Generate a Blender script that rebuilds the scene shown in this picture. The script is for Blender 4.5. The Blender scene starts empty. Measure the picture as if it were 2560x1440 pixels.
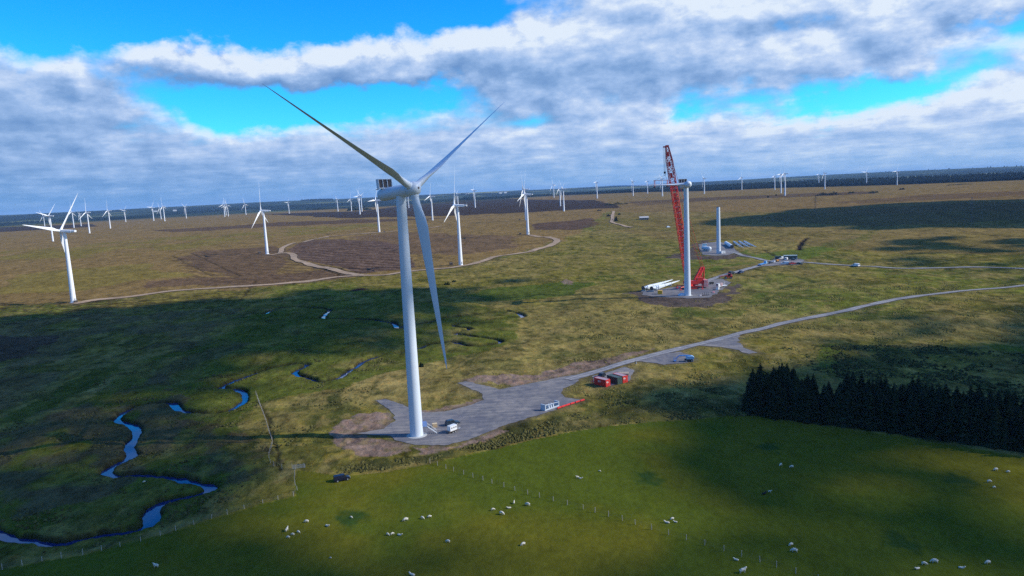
import bpy, math, random
import numpy as np
from mathutils import Vector, Matrix
from mathutils.geometry import delaunay_2d_cdt
random.seed(7); np.random.seed(7)
S = bpy.context.scene
COL = S.collection
# ------------------------------------------------------------------ camera
FPX, CAMH = 1800.0, 75.0
PIT, ROL = math.radians(7.68), math.radians(2.7)
cF = np.array([0, math.cos(PIT), -math.sin(PIT)]); r0 = np.array([1., 0, 0]); u0 = np.array([0, math.sin(PIT), math.cos(PIT)])
cR = math.cos(ROL)*r0 - math.sin(ROL)*u0; cU = math.sin(ROL)*r0 + math.cos(ROL)*u0
CP = np.array([0, 0, CAMH])
cam = bpy.data.cameras.new('camera'); cam.sensor_width = 36; cam.lens = 36*FPX/2560
cam.clip_start = 1; cam.clip_end = 60000
co = bpy.data.objects.new('camera', cam); COL.objects.link(co); S.camera = co
M = Matrix(((cR[0], cU[0], -cF[0], 0), (cR[1], cU[1], -cF[1], 0), (cR[2], cU[2], -cF[2], CAMH), (0, 0, 0, 1)))
co.matrix_world = M
S.view_settings.view_transform = 'Standard'; S.view_settings.look = 'None'
S.view_settings.exposure = 0.0; S.view_settings.gamma = 1.0
S.view_settings.use_curve_mapping = False
# ------------------------------------------------------------------ sun
SUN_AZ, SUN_EL = math.radians(96), math.radians(33)
SD = Vector((math.sin(SUN_AZ)*math.cos(SUN_EL), math.cos(SUN_AZ)*math.cos(SUN_EL), math.sin(SUN_EL)))
sl = bpy.data.lights.new('sun', 'SUN'); sl.energy = 5.0; sl.angle = math.radians(0.5); sl.color = (1.0, 0.95, 0.86)
so = bpy.data.objects.new('sun', sl); COL.objects.link(so); so.location = (300, -50, 400)
so.rotation_euler = (-SD).to_track_quat('-Z', 'Y').to_euler()
# ------------------------------------------------------------------ world: sky + clouds
W = bpy.data.worlds.new('World'); S.world = W; W.use_nodes = True
S.cycles.use_denoising = False
W.cycles.sampling_method = 'MANUAL'; W.cycles.sample_map_resolution = 512
nt = W.node_tree; nt.nodes.clear()
class NB:
    def __init__(s, t): s.t = t
    def n(s, ty, **k):
        a = s.t.nodes.new(ty)
        for x, y in k.items(): setattr(a, x, y)
        return a
    def put(s, sock, v):
        if hasattr(v, 'is_output') or isinstance(v, bpy.types.NodeSocket): s.t.links.new(v, sock)
        else: sock.default_value = v
    def m(s, op, a, b=None, c=None, clamp=False):
        x = s.n('ShaderNodeMath', operation=op, use_clamp=clamp); s.put(x.inputs[0], a)
        if b is not None: s.put(x.inputs[1], b)
        if c is not None: s.put(x.inputs[2], c)
        return x.outputs[0]
    def v(s, op, a, b=None):
        x = s.n('ShaderNodeVectorMath', operation=op); s.put(x.inputs[0], a)
        if b is not None: s.put(x.inputs[1], b)
        return x.outputs['Value'] if op in ('DOT_PRODUCT', 'LENGTH') else x.outputs[0]
    def comb(s, x, y, z=0.0):
        a = s.n('ShaderNodeCombineXYZ'); s.put(a.inputs[0], x); s.put(a.inputs[1], y); s.put(a.inputs[2], z); return a.outputs[0]
    def noise(s, vec, sc, det=4, rough=.5, dist=0.0):
        a = s.n('ShaderNodeTexNoise'); s.put(a.inputs['Vector'], vec); a.inputs['Scale'].default_value = sc
        a.inputs['Detail'].default_value = det; a.inputs['Roughness'].default_value = rough; a.inputs['Distortion'].default_value = dist
        return a.outputs['Fac']
    def ss(s, x, a, b, lo=0.0, hi=1.0):
        r = s.n('ShaderNodeMapRange', interpolation_type='SMOOTHSTEP'); s.put(r.inputs[0], x)
        for i, q in zip((1, 2, 3, 4), (a, b, lo, hi)): r.inputs[i].default_value = q
        return r.outputs[0]
    def mix(s, f, a, b, bt='MIX'):
        x = s.n('ShaderNodeMix', data_type='RGBA', blend_type=bt); s.put(x.inputs[0], f); s.put(x.inputs[6], a); s.put(x.inputs[7], b)
        return x.outputs[2]
def rgb(*c): return (c[0], c[1], c[2], 1.0)
def pix_azel(u, v):
    d = cF + (u-1280)/FPX*cR + (720-v)/FPX*cU; d = d/np.linalg.norm(d)
    return math.atan2(d[0], d[1]), math.asin(d[2])
# banks of cloud (+) and gaps of open blue (-): centre x, y and half sizes as seen over the moor, weight
BANKS = [(100, 15, 520, 62, -1.0), (620, 30, 480, 62, -1.0), (1120, 5, 230, 45, -.8), (265, 150, 95, 75, -.75), (440, 232, 130, 48, -.9),
 (600, 262, 130, 42, -.8), (820, 268, 170, 42, -1.0), (1040, 236, 120, 36, -1.0), (700, 300, 120, 22, -.5), (1880, 215, 90, 36, -.5), (2020, 264, 170, 34, -.95),
 (2370, 140, 90, 55, -.55), (2250, 212, 100, 36, -.6), (1995, 70, 90, 26, -.8), (1940, 120, 70, 40, -.5), (2520, 30, 90, 16, -.5), (2520, 165, 70, 20, -.3),
 (1340, 308, 60, 20, -.5), (1700, 286, 70, 20, -.6), (2180, 262, 120, 34, -.6),
 (640, 158, 300, 46, .75), (1010, 120, 260, 62, .75), (375, 135, 70, 46, .55), (880, 180, 150, 30, .5), (1480, 150, 300, 130, .9), (1700, 60, 260, 100, .8), (1300, 80, 120, 60, .4),
 (2130, 165, 190, 46, .7), (2330, 5, 260, 40, .8), (2150, 60, 150, 50, .5), (60, 190, 230, 90, .75), (330, 270, 260, 50, .6), (520, 300, 100, 30, .3), (2020, 250, 80, 20, .45), (2420, 240, 170, 45, .5)]
dg = bpy.data.node_groups.new('cloud_density', 'ShaderNodeTree')
dg.interface.new_socket('AzEl', in_out='INPUT', socket_type='NodeSocketVector')
dg.interface.new_socket('Density', in_out='OUTPUT', socket_type='NodeSocketFloat')
g = NB(dg); gi = g.n('NodeGroupInput'); go = g.n('NodeGroupOutput'); ae = gi.outputs[0]
sx = g.n('ShaderNodeSeparateXYZ'); g.put(sx.inputs[0], ae); az, el = sx.outputs[0], sx.outputs[1]
rr = g.m('DIVIDE', g.m('COSINE', el), g.m('ADD', g.m('SINE', g.m('MAXIMUM', el, 0.0)), 0.085))
pv = g.comb(g.m('MULTIPLY', g.m('SINE', az), rr), g.m('MULTIPLY', g.m('COSINE', az), rr), 1.7)
n1 = g.noise(pv, 1.15, 6, .52, .25)
n2 = g.noise(pv, 3.6, 5, .55, .3)
warp = g.n('ShaderNodeTexNoise'); g.put(warp.inputs['Vector'], g.v('MULTIPLY', ae, (9, 13, 1))); warp.inputs['Scale'].default_value = 1.0; warp.inputs['Detail'].default_value = 6; warp.inputs['Roughness'].default_value = .6
wv = g.v('MULTIPLY', g.v('SUBTRACT', warp.outputs['Color'], (.5, .5, .5)), (.17, .10, 0))
ae2 = g.v('ADD', ae, wv)
acc = g.m('ADD', g.m('MULTIPLY', g.m('SUBTRACT', n1, .5), .95), g.m('MULTIPLY', g.m('SUBTRACT', n2, .5), g.ss(el, .05, .13, .60, .12)))
n3 = g.noise(g.v('MULTIPLY', ae, (6.5, 9.5, 1)), 1.0, 6, .55, .3)
acc = g.m('ADD', acc, g.m('MULTIPLY', g.m('SUBTRACT', n3, .5), g.ss(el, .04, .12, .3, 1.9)))
acc = g.m('ADD', acc, g.ss(el, .05, .115, .80, .12))
acc = g.m('ADD', acc, g.ss(el, .24, .42, 0.0, -.45))
acc = g.m('ADD', acc, g.m('MULTIPLY', g.ss(az, .05, .3, 0.0, .16), g.ss(el, .05, .1)))
n4 = g.noise(g.v('MULTIPLY', ae, (17, 26, 1)), 1.0, 5, .55, .4)
acc = g.m('ADD', acc, g.m('MULTIPLY', g.m('SUBTRACT', n4, .5), g.ss(el, .03, .10, .35, 1.05)))
for (u, v, a, b, w) in BANKS:
    A, E_ = pix_azel(u, v)
    d = g.v('MULTIPLY', g.v('SUBTRACT', ae2, (A, E_, 0)), (FPX/a, FPX/b, 0))
    e = g.m('EXPONENT', g.m('MULTIPLY', g.v('DOT_PRODUCT', d, d), -0.8))
    acc = g.m('MULTIPLY_ADD', e, w, acc)
dg.links.new(acc, go.inputs[0])
w = NB(nt)
tc = w.n('ShaderNodeTexCoord'); dirv = w.v('NORMALIZE', tc.outputs['Generated'])
sp = w.n('ShaderNodeSeparateXYZ'); w.put(sp.inputs[0], dirv)
azw = w.m('ARCTAN2', sp.outputs[0], sp.outputs[1]); elw = w.m('ARCSINE', sp.outputs[2])
def dens(da, de):
    gn = w.n('ShaderNodeGroup'); gn.node_tree = dg
    w.put(gn.inputs[0], w.comb(w.m('ADD', azw, da), w.m('ADD', elw, de))); return gn.outputs[0]
D0 = dens(0.0, 0.0); D1 = dens(.010, w.m('MULTIPLY_ADD', w.m('MAXIMUM', elw, 0.0), .075, .006))
sky = w.n('ShaderNodeTexSky', sky_type='NISHITA'); sky.sun_disc = False; sky.sun_elevation = SUN_EL; sky.sun_rotation = SUN_AZ
sky.altitude = 100; sky.air_density = 1.0; sky.dust_density = .3; sky.ozone_density = 2.0
hs = w.n('ShaderNodeHueSaturation'); hs.inputs['Hue'].default_value = .492; hs.inputs['Saturation'].default_value = 1.5; hs.inputs['Value'].default_value = 1.0
w.put(hs.inputs['Color'], sky.outputs[0])
skyc = w.mix(1.0, hs.outputs[0], rgb(.30, 1.55, 2.35), 'MULTIPLY')
cov = w.ss(D0, -.42, .58)
lit = w.m('ADD', w.m('MULTIPLY', w.m('SUBTRACT', D0, D1), .62), .60)
fine = w.noise(w.comb(w.m('MULTIPLY', azw, 16.0), w.m('MULTIPLY', elw, 34.0)), 1.6, 6, .6)
lit = w.m('ADD', lit, w.m('MULTIPLY', w.m('SUBTRACT', fine, .5), 1.0))
thick = w.ss(D0, .45, 1.5, 0.0, .05)
lit = w.m('SUBTRACT', lit, thick)
lit = w.m('ADD', lit, w.m('MULTIPLY', azw, .34), clamp=True)
rampn = w.n('ShaderNodeValToRGB'); w.put(rampn.inputs[0], lit)
cr = rampn.color_ramp; cr.elements[0].position = 0.0; cr.elements[0].color = rgb(1.5, 3.0, 6.0)
cr.elements[1].position = 1.0; cr.elements[1].color = rgb(7.6, 8.6, 9.9)
for p_, c_ in ((.3, (2.3, 3.95, 7.0)), (.55, (3.5, 5.2, 8.3)), (.8, (5.4, 6.8, 9.3))):
    e_ = cr.elements.new(p_); e_.color = rgb(*c_)
body = w.mix(cov, skyc, rampn.outputs[0])
# air light low over the horizon
hz = w.ss(elw, -.01, .07, .62, 0.0)
body = w.mix(hz, body, w.mix(w.ss(azw, -.6, .6), rgb(.8, 3.0, 6.9), rgb(1.9, 4.4, 8.0)))
bg = w.n('ShaderNodeBackground'); bg.inputs['Strength'].default_value = 0.1; w.put(bg.inputs[0], body)
wo = w.n('ShaderNodeOutputWorld'); nt.links.new(bg.outputs[0], wo.inputs[0])
# ------------------------------------------------------------------ materials
MATS = {}
def mat(name, col, rough=.6, metal=0.0, var=.12, scale=1.5, spec=.4, bump=0.0):
    if name in MATS: return MATS[name]
    m = bpy.data.materials.new(name); m.use_nodes = True; t = NB(m.node_tree); b = m.node_tree.nodes['Principled BSDF']
    tcn = t.n('ShaderNodeTexCoord'); f = t.noise(tcn.outputs['Object'], scale, 5, .6)
    k = t.m('ADD', t.m('MULTIPLY', t.m('SUBTRACT', f, .5), var*2.5), 1.0)
    t.put(b.inputs['Base Color'], t.v('MULTIPLY', tuple(col[:3]), t.comb(k, k, k)))
    b.inputs['Roughness'].default_value = rough; b.inputs['Metallic'].default_value = metal
    b.inputs['Specular IOR Level'].default_value = spec
    if bump:
        bp = t.n('ShaderNodeBump'); bp.inputs['Strength'].default_value = bump; bp.inputs['Distance'].default_value = .2
        t.put(bp.inputs['Height'], f); t.put(b.inputs['Normal'], bp.outputs[0])
    MATS[name] = m; return m
WHITE = mat('turbine_white_paint', (.60, .65, .70), .42, 0, .05, .25)
WHITE2 = mat('old_turbine_white_paint', (.78, .80, .82), .45, 0, .04, .2)
GREYC = mat('concrete', (.42, .42, .40), .9, 0, .15, 1.2)
DARKG = mat('radiator_grille', (.085, .07, .075), .6, 0, .3, 3)
BLACK = mat('black_rubber', (.015, .015, .017), .7, 0, .2, 3)
RED = mat('crane_red_paint', (.62, .035, .025), .45, 0, .12, .8)
STEEL = mat('galvanised_steel', (.42, .45, .48), .45, .5, .15, 2)
GLASS = mat('dark_window_glass', (.015, .02, .028), .08, 0, .1, 1, .6)
CREAM = mat('lamp_lens', (.7, .7, .65), .2, 0, .05)
CABLE = mat('steel_cable', (.12, .13, .14), .5, .4, .1)
def paint(name, c, r=.35): return mat(name, c, r, 0, .08, 1.0)
# ------------------------------------------------------------------ mesh builder
I4 = Matrix.Identity(4)
class MB:
    def __init__(s): s.v = []; s.f = []
    def add(s, vs, fs, mx=None):
        o = len(s.v)
        for p in vs: s.v.append(tuple(mx @ Vector(p)) if mx is not None else tuple(p))
        for q in fs: s.f.append(tuple(i+o for i in q))
        return s
    def box(s, c, d, mx=None, taper=1.0, tx=None):
        x, y, z = d[0]/2, d[1]/2, d[2]/2; tx = taper if tx is None else tx
        vs = [(-x, -y, -z), (x, -y, -z), (x, y, -z), (-x, y, -z), (-x*tx, -y*taper, z), (x*tx, -y*taper, z), (x*tx, y*taper, z), (-x*tx, y*taper, z)]
        vs = [(a+c[0], b+c[1], e+c[2]) for a, b, e in vs]
        return s.add(vs, [(0, 3, 2, 1), (4, 5, 6, 7), (0, 1, 5, 4), (1, 2, 6, 5), (2, 3, 7, 6), (3, 0, 4, 7)], mx)
    def rod(s, a, b, ra, rb=None, n=8, cap=True, mx=None):
        rb = ra if rb is None else rb; a = Vector(a); b = Vector(b); d = (b-a)
        if d.length < 1e-6: return s
        q = d.to_track_quat('Z', 'Y').to_matrix(); X, Y = q.col[0], q.col[1]; vs = []
        for (c, r) in ((a, ra), (b, rb)):
            for i in range(n):
                t = 2*math.pi*i/n; vs.append(c+X*(r*math.cos(t))+Y*(r*math.sin(t)))
        fs = [(i, (i+1) % n, n+(i+1) % n, n+i) for i in range(n)]
        if cap: fs += [tuple(range(n-1, -1, -1)), tuple(range(n, 2*n))]
        return s.add(vs, fs, mx)
    def lathe(s, prof, n=24, mx=None):
        vs = []; fs = []; k = len(prof)
        for (z, r) in prof:
            for i in range(n):
                t = 2*math.pi*i/n; vs.append((r*math.cos(t), r*math.sin(t), z))
        for j in range(k-1):
            for i in range(n): fs.append((j*n+i, j*n+(i+1) % n, (j+1)*n+(i+1) % n, (j+1)*n+i))
        fs.append(tuple(range(n-1, -1, -1))); fs.append(tuple((k-1)*n+i for i in range(n)))
        return s.add(vs, fs, mx)
    def prism(s, prof, y0, y1, mx=None):   # profile in XZ swept along Y
        n = len(prof); vs = [(x, y0, z) for x, z in prof]+[(x, y1, z) for x, z in prof]
        fs = [(i, (i+1) % n, n+(i+1) % n, n+i) for i in range(n)]+[tuple(range(n-1, -1, -1)), tuple(range(n, 2*n))]
        return s.add(vs, fs, mx)
    def mesh(s, name, m, smooth=True, ang=35):
        me = bpy.data.meshes.new(name); me.from_pydata(s.v, [], s.f); me.update()
        me.validate()
        import bmesh
        bm = bmesh.new(); bm.from_mesh(me); bmesh.ops.recalc_face_normals(bm, faces=bm.faces); bm.to_mesh(me); bm.free()
        if smooth:
            me.polygons.foreach_set('use_smooth', [True]*len(me.polygons)); me.set_sharp_from_angle(angle=math.radians(ang))
        me.materials.append(m); return me
    def build(s, name, m, parent=None, smooth=True, **k):
        return obj(name, s.mesh(name, m, smooth), parent, **k)
def obj(name, me, parent=None, label=None, cat=None, group=None, kind=None, mx=None, loc=None):
    o = bpy.data.objects.new(name, me); COL.objects.link(o)
    if parent is not None: o.parent = parent
    if mx is not None: o.matrix_local = mx
    if loc is not None: o.location = loc
    tag(o, label, cat, group, kind); return o
def tag(o, label=None, cat=None, group=None, kind=None):
    if label: o['label'] = label
    if cat: o['category'] = cat
    if group: o['group'] = group
    if kind: o['kind'] = kind
    return o
def thing(name, loc, label, cat, rz=0.0, group=None):
    o = bpy.data.objects.new(name, None); COL.objects.link(o); o.location = loc; o.rotation_euler = (0, 0, rz); o.empty_display_size = .5
    return tag(o, label, cat, group)
# ------------------------------------------------------------------ numpy noise + terrain
def _h(ix, iy, s):
    ix = ix.astype(np.int64); iy = iy.astype(np.int64)
    h = (ix*374761393+iy*668265263+s*974711) & 0xffffffff
    h = ((h ^ (h >> 13))*1274126177) & 0xffffffff
    return ((h ^ (h >> 16)) & 0xffff)/65535.0
def vn(x, y, s=0):
    ix, iy = np.floor(x), np.floor(y); fx, fy = x-ix, y-iy; fx = fx*fx*(3-2*fx); fy = fy*fy*(3-2*fy)
    a, b, c, d = _h(ix, iy, s), _h(ix+1, iy, s), _h(ix, iy+1, s), _h(ix+1, iy+1, s)
    return a+(b-a)*fx+(c-a)*fy+(a-b-c+d)*fx*fy
def fbm(x, y, s=0, o=4, rg=.5):
    t = 0; a = 1.0; n = 0
    for i in range(o):
        t = t+a*vn(x*(2.03**i)+i*17.3, y*(2.03**i)-i*9.7, s+i*7); n += a; a *= rg
    return t/n
def sst(a, b, x): t = np.clip((x-a)/(b-a), 0, 1); return t*t*(3-2*t)
def ztb(x, y):
    x = np.asarray(x, float); y = np.asarray(y, float); d = np.hypot(x, y)+1e-6; s = x/d
    e = sst(650, 3000, d)*(13+17*sst(-.15, .35, s))
    e = e-sst(4200, 6500, d)*22*sst(-.2, .3, s)
    e = e+(fbm(x/260, y/260, 3, 2)-.5)*3.2*sst(150, 420, d)*(1-.6*sst(2500, 4000, d))
    e = e+sst(3050, 4000, d)*(1-sst(5000, 7000, d))*15*sst(-.05, .25, s)
    e = e+(fbm(x/62, y/62, 5, 3)-.5)*4.2*sst(110, 260, d)*(1-sst(1800, 3200, d))*(1-.9*np.exp(-((x+0)**2+(y-240)**2)/55.0**2))*(1-.85*np.exp(-((x-118)**2+(y-485)**2)/60.0**2))*(1-.8*np.exp(-((x-215)**2+(y-760)**2)/70.0**2))
    far = sst(5200, 11500, d)
    rid = 40+46*fbm(x/2600, y/2600, 11, 3)+10*sst(.2, .5, s)
    e = e*(1-far*.7)+far*rid*1.08
    e = e+sst(3800, 5600, d)*(1-sst(5600, 8000, d))*26*np.exp(-((s+.01)/.10)**2)
    e = e-sst(15000, 26000, d)*260
    return e
TS = np.geomspace(20, 30000, 7000)
def G(u, v):
    d = cF+(u-1280)/FPX*cR+(720-v)/FPX*cU; d = d/math.hypot(d[0], d[1])
    X, Y, Z = d[0]*TS, d[1]*TS, CAMH+d[2]*TS
    zz = ztb(X, Y); k = np.argmax(Z < zz)
    if k == 0: k = len(TS)-1
    g0, g1 = Z[k-1]-zz[k-1], Z[k]-zz[k]; f = g0/(g0-g1) if g0 != g1 else 0
    t = TS[k-1]+(TS[k]-TS[k-1])*f
    return np.array([d[0]*t, d[1]*t, float(ztb(d[0]*t, d[1]*t))])
def GV(u, v): return Vector(G(u, v))
def proj(P):
    q = np.asarray(P, float)-CP; k = q@cF
    return 1280+FPX*(q@cR)/k, 720-FPX*(q@cU)/k
def LW(pts): return np.array([G(*p)[:2] for p in pts])
def smooth_line(P, step=1.5, closed=False):
    P = np.asarray(P, float); n = len(P); out = []
    rng = range(n if closed else n-1)
    for i in rng:
        if closed: p0, p1, p2, p3 = P[(i-1) % n], P[i], P[(i+1) % n], P[(i+2) % n]
        else: p0, p1, p2, p3 = P[max(i-1, 0)], P[i], P[i+1], P[min(i+2, n-1)]
        L = np.hypot(*(p2-p1)); k = max(2, int(L/step))
        a = np.hypot(*(p1-p0))**.5+1e-6; b = L**.5+1e-6; c = np.hypot(*(p3-p2))**.5+1e-6
        m1 = (p2-p1); m2 = (p2-p1)
        if np.any(p1 != p0): m1 = b*((p1-p0)/a*0+0)+((p1-p0)/a**2-(p2-p0)/(a*(a+b))*1+(p2-p1)/b**2*1)*0+(p2-p1)*(a/(a+b))+(p1-p0)/(a**2)*(b**2)*(b/(a+b))
        if np.any(p3 != p2): m2 = (p2-p1)*(c/(b+c))+(p3-p2)/(c**2)*(b**2)*(b/(b+c))
        for j in range(k):
            t = j/k; out.append((2*t**3-3*t**2+1)*p1+(t**3-2*t*t+t)*m1+(-2*t**3+3*t*t)*p2+(t**3-t*t)*m2)
    if not closed: out.append(P[-1])
    return np.array(out)
def pl_dist(x, y, L, reach):
    """distance to polyline L for the points near it (others: large)"""
    D = np.full(x.shape, 1e9); T = np.zeros(x.shape)
    lo, hi = L.min(0)-reach, L.max(0)+reach
    I = np.where((x > lo[0]) & (x < hi[0]) & (y > lo[1]) & (y < hi[1]))[0]
    if not len(I): return D, T
    CH = 12
    for s in range(0, len(L)-1, CH):
        seg = L[s:s+CH+1]; l2, h2 = seg.min(0)-reach, seg.max(0)+reach
        J = I[(x[I] > l2[0]) & (x[I] < h2[0]) & (y[I] > l2[1]) & (y[I] < h2[1])]
        for k in range(len(seg)-1):
            a, b = seg[k], seg[k+1]; ab = b-a; l = ab@ab+1e-9
            t = np.clip(((x[J]-a[0])*ab[0]+(y[J]-a[1])*ab[1])/l, 0, 1)
            dd = np.hypot(x[J]-a[0]-t*ab[0], y[J]-a[1]-t*ab[1]); m = dd < D[J]
            D[J[m]] = dd[m]; T[J[m]] = (s+k+t[m])/(len(L)-1)
    return D, T
def inpoly(x, y, P):
    r = np.zeros(x.shape, bool); lo, hi = P.min(0), P.max(0)
    I = np.where((x > lo[0]) & (x < hi[0]) & (y > lo[1]) & (y < hi[1]))[0]; xi, yi = x[I], y[I]; q = np.zeros(len(I), bool)
    n = len(P)
    for k in range(n):
        a, b = P[k], P[(k+1) % n]
        c = ((a[1] > yi) != (b[1] > yi)) & (xi < (b[0]-a[0])*(yi-a[1])/(b[1]-a[1]+1e-12)+a[0]); q ^= c
    r[I] = q; return r
# ------------------------------------------------------------------ layout lines
STREAM = LW([(-120, 1300), (-40, 1318), (0, 1331), (60, 1342), (110, 1348), (155, 1354), (185, 1345), (230, 1333), (290, 1325), (340, 1318), (372, 1300), (378, 1282), (372, 1272), (400, 1252), (450, 1238),
 (490, 1230), (522, 1218), (524, 1206), (500, 1203), (470, 1198), (440, 1190), (400, 1186), (340, 1182), (290, 1184), (268, 1176), (275, 1162), (300, 1150), (326, 1135), (322, 1110), (335, 1090),
 (342, 1075), (325, 1055), (292, 1045), (300, 1032), (330, 1015), (380, 1004), (425, 1002), (442, 1016), (470, 1025), (510, 1028), (560, 1024), (600, 1005), (612, 985), (590, 968), (553, 964),
 (570, 955), (600, 942), (650, 925), (700, 912), (740, 906), (768, 908), (750, 918), (735, 926), (745, 935), (775, 942), (800, 950), (835, 944), (870, 925), (910, 900), (950, 885), (1000, 878),
 (1040, 868), (1080, 857), (1130, 852), (1170, 862), (1230, 858), (1252, 851), (1220, 843), (1170, 836), (1138, 830), (1175, 820), (1150, 815), (1130, 811), (1170, 804), (1210, 799), (1260, 793),
 (1302, 791), (1295, 780), (1265, 775)])
STREAM2 = LW([(660, 783), (690, 770), (760, 766), (822, 772), (812, 784), (808, 793), (870, 795), (950, 799), (985, 806), (996, 818), (1015, 810), (1060, 806), (1090, 797), (1160, 786), (1265, 775)])
STREAM = smooth_line(STREAM, 1.2); STREAM2 = smooth_line(STREAM2, 2.0)
ROADS = {  # name: (pixels, half width m, lift)
 'access': ([(1420, 950), (1500, 927), (1560, 908), (1650, 884), (1750, 860), (1850, 834), (1950, 810), (2060, 788), (2150, 768), (2250, 747), (2350, 734), (2450, 724), (2560, 714), (2700, 700)], 2.5),
 'crane_road': ([(1752, 712), (1775, 700), (1800, 691), (1850, 678), (1900, 664), (1945, 656)], 2.8),
 'east_road': ([(1945, 656), (1990, 655), (2060, 660), (2140, 665), (2250, 671), (2350, 670), (2420, 668), (2560, 672), (2700, 678)], 2.4),
 'pad_road': ([(1945, 655), (1900, 648), (1860, 640), (1838, 632), (1815, 628)], 2.6)}
TRACKS = {
 'heath_track': ([(186, 760), (240, 750), (320, 743), (420, 729), (560, 719), (640, 714), (760, 705), (860, 692), (905, 689), (960, 688), (1050, 676), (1150, 666), (1200, 655), (1250, 640), (1330, 628), (1380, 612), (1392, 600), (1370, 593), (1325, 588)], 4.6),
 'upper_track': ([(700, 634), (720, 613), (780, 600), (850, 589), (948, 582), (1000, 577), (1100, 566)], 3.6),
 'middle_track': ([(672, 638), (700, 634), (740, 650), (800, 668), (870, 684), (905, 689)], 4.4),
 'far_lane': ([(1534, 528), (1531, 548), (1535, 558), (1560, 565), (1580, 569)], 3.4)}
PADS = {
 'turbine_pad': [(940, 1002), (962, 998), (1000, 1010), (1030, 1022), (1062, 1033), (1110, 1030), (1170, 1015), (1208, 1000), (1205, 985), (1145, 958), (1165, 953), (1250, 974), (1290, 966), (1345, 955), (1420, 940), (1460, 934), (1440, 958),
   (1408, 972), (1403, 984), (1415, 994), (1462, 1001), (1395, 1022), (1340, 1040), (1290, 1055), (1245, 1070), (1180, 1097), (1110, 1114), (1040, 1112), (985, 1102), (975, 1090), (890, 1085), (960, 1072), (990, 1050), (975, 1025)],
 'turnout': [(1745, 863), (1845, 836), (1846, 856), (1862, 870), (1900, 883), (1875, 886), (1840, 876), (1800, 868)],
 'lift_standing': [(1590, 903), (1650, 887), (1700, 880), (1735, 893), (1735, 905), (1660, 912)],
 'container_standing': [(1480, 941), (1560, 918), (1585, 925), (1575, 952), (1515, 968), (1484, 958)],
 'crane_pad': [(1605, 728), (1660, 722), (1705, 714), (1755, 702), (1800, 697), (1828, 706), (1815, 716), (1800, 727), (1775, 744), (1720, 746), (1640, 742), (1605, 738)],
 'north_pad': [(1745, 612), (1772, 607), (1800, 604), (1822, 612), (1845, 630), (1825, 637), (1790, 640), (1755, 637)],
 'parking': [(1895, 667), (1930, 652), (1940, 643), (1995, 645), (2010, 652), (1998, 662), (1940, 664)]}
EARTH = {
 'spoil_mound': [(905, 1030), (960, 1034), (985, 1048), (960, 1074), (895, 1086), (985, 1104), (1040, 1114), (1000, 1135), (960, 1142), (900, 1140), (850, 1120), (828, 1100), (838, 1075), (865, 1050)],
 'north_bank': [(1055, 1026), (1100, 1022), (1160, 1008), (1195, 995), (1212, 1000), (1170, 1018), (1110, 1034), (1062, 1036)],
 'south_bank': [(1045, 1116), (1110, 1118), (1180, 1100), (1245, 1072), (1258, 1078), (1235, 1092), (1160, 1112), (1090, 1130), (1045, 1134)],
 'road_verge': [(1150, 952), (1220, 940), (1340, 935), (1450, 906), (1530, 892), (1640, 872), (1540, 906), (1420, 940), (1290, 966)],
 'crane_earth': [(1575, 730), (1640, 722), (1720, 735), (1790, 735), (1830, 710), (1858, 735), (1820, 756), (1740, 768), (1650, 762), (1600, 748)],
 'north_earth': [(1738, 604), (1730, 625), (1668, 640), (1700, 650), (1790, 650), (1850, 645), (1860, 634), (1800, 640), (1750, 638), (1745, 612), (1800, 600), (1790, 598)],
 'small_scar': [(1408, 704), (1425, 699), (1446, 706), (1440, 712), (1420, 711)]}
RW = {k: (smooth_line(LW(p), 3.0), w_) for k, (p, w_) in ROADS.items()}
TW = {k: (smooth_line(LW(p), 5.0), w_) for k, (p, w_) in TRACKS.items()}
PW = {k: LW(p) for k, p in PADS.items()}
EW = {k: LW(p) for k, p in EARTH.items()}
FIELD = LW([(738, 1175), (860, 1190), (960, 1180), (1080, 1158), (1200, 1131), (1330, 1098), (1500, 1067), (1700, 1050), (1880, 1038), (2100, 1070), (2300, 1100), (2560, 1143), (2900, 1180), (3000, 1900), (1280, 2300), (-500, 1700), (0, 1425), (200, 1388), (430, 1330), (640, 1265), (737, 1240)])
# ------------------------------------------------------------------ terrain sheet
def rings():
    r = [60.0]
    while r[-1] < 40000:
        q = r[-1]; k = .0075 if q < 110 else (.0042 if q < 520 else (.0058 if q < 1800 else (.0075 if q < 5000 else .013)))
        r.append(q*(1+k))
    return np.array(r)
def angs():
    a = list(np.radians(np.arange(-44, 44.001, .155)))
    b = list(np.radians(np.arange(48, 312, 4.0)))
    return np.array(a+b)
R_, A_ = rings(), angs(); NR, NA = len(R_), len(A_)
RG, AG = np.meshgrid(R_, A_, indexing='ij'); VX = (RG*np.sin(AG)).ravel(); VY = (RG*np.cos(AG)).ravel(); VD = np.hypot(VX, VY)
BASE = ztb(VX, VY); flat = np.ones(VX.shape)
padd = np.full(VX.shape, 1e9)
for k, (L, hw) in list(RW.items())+list(TW.items()):
    d, _ = pl_dist(VX, VY, L, hw+8); padd = np.minimum(padd, d-hw)
for k, P in PW.items():
    d, _ = pl_dist(VX, VY, np.vstack([P, P[:1]]), 8); d = np.where(inpoly(VX, VY, P), -1, d); padd = np.minimum(padd, d)
sd, st = pl_dist(VX, VY, STREAM, 30); sd = sd-(fbm(VX/3.5, VY/3.5, 24, 3)-.5)*2.2; sd2, _ = pl_dist(VX, VY, STREAM2, 30)
infield = inpoly(VX, VY, FIELD)
mic = sst(1.5, 6, padd)
earthm = np.zeros(VX.shape); darkearth = np.zeros(VX.shape)
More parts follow.
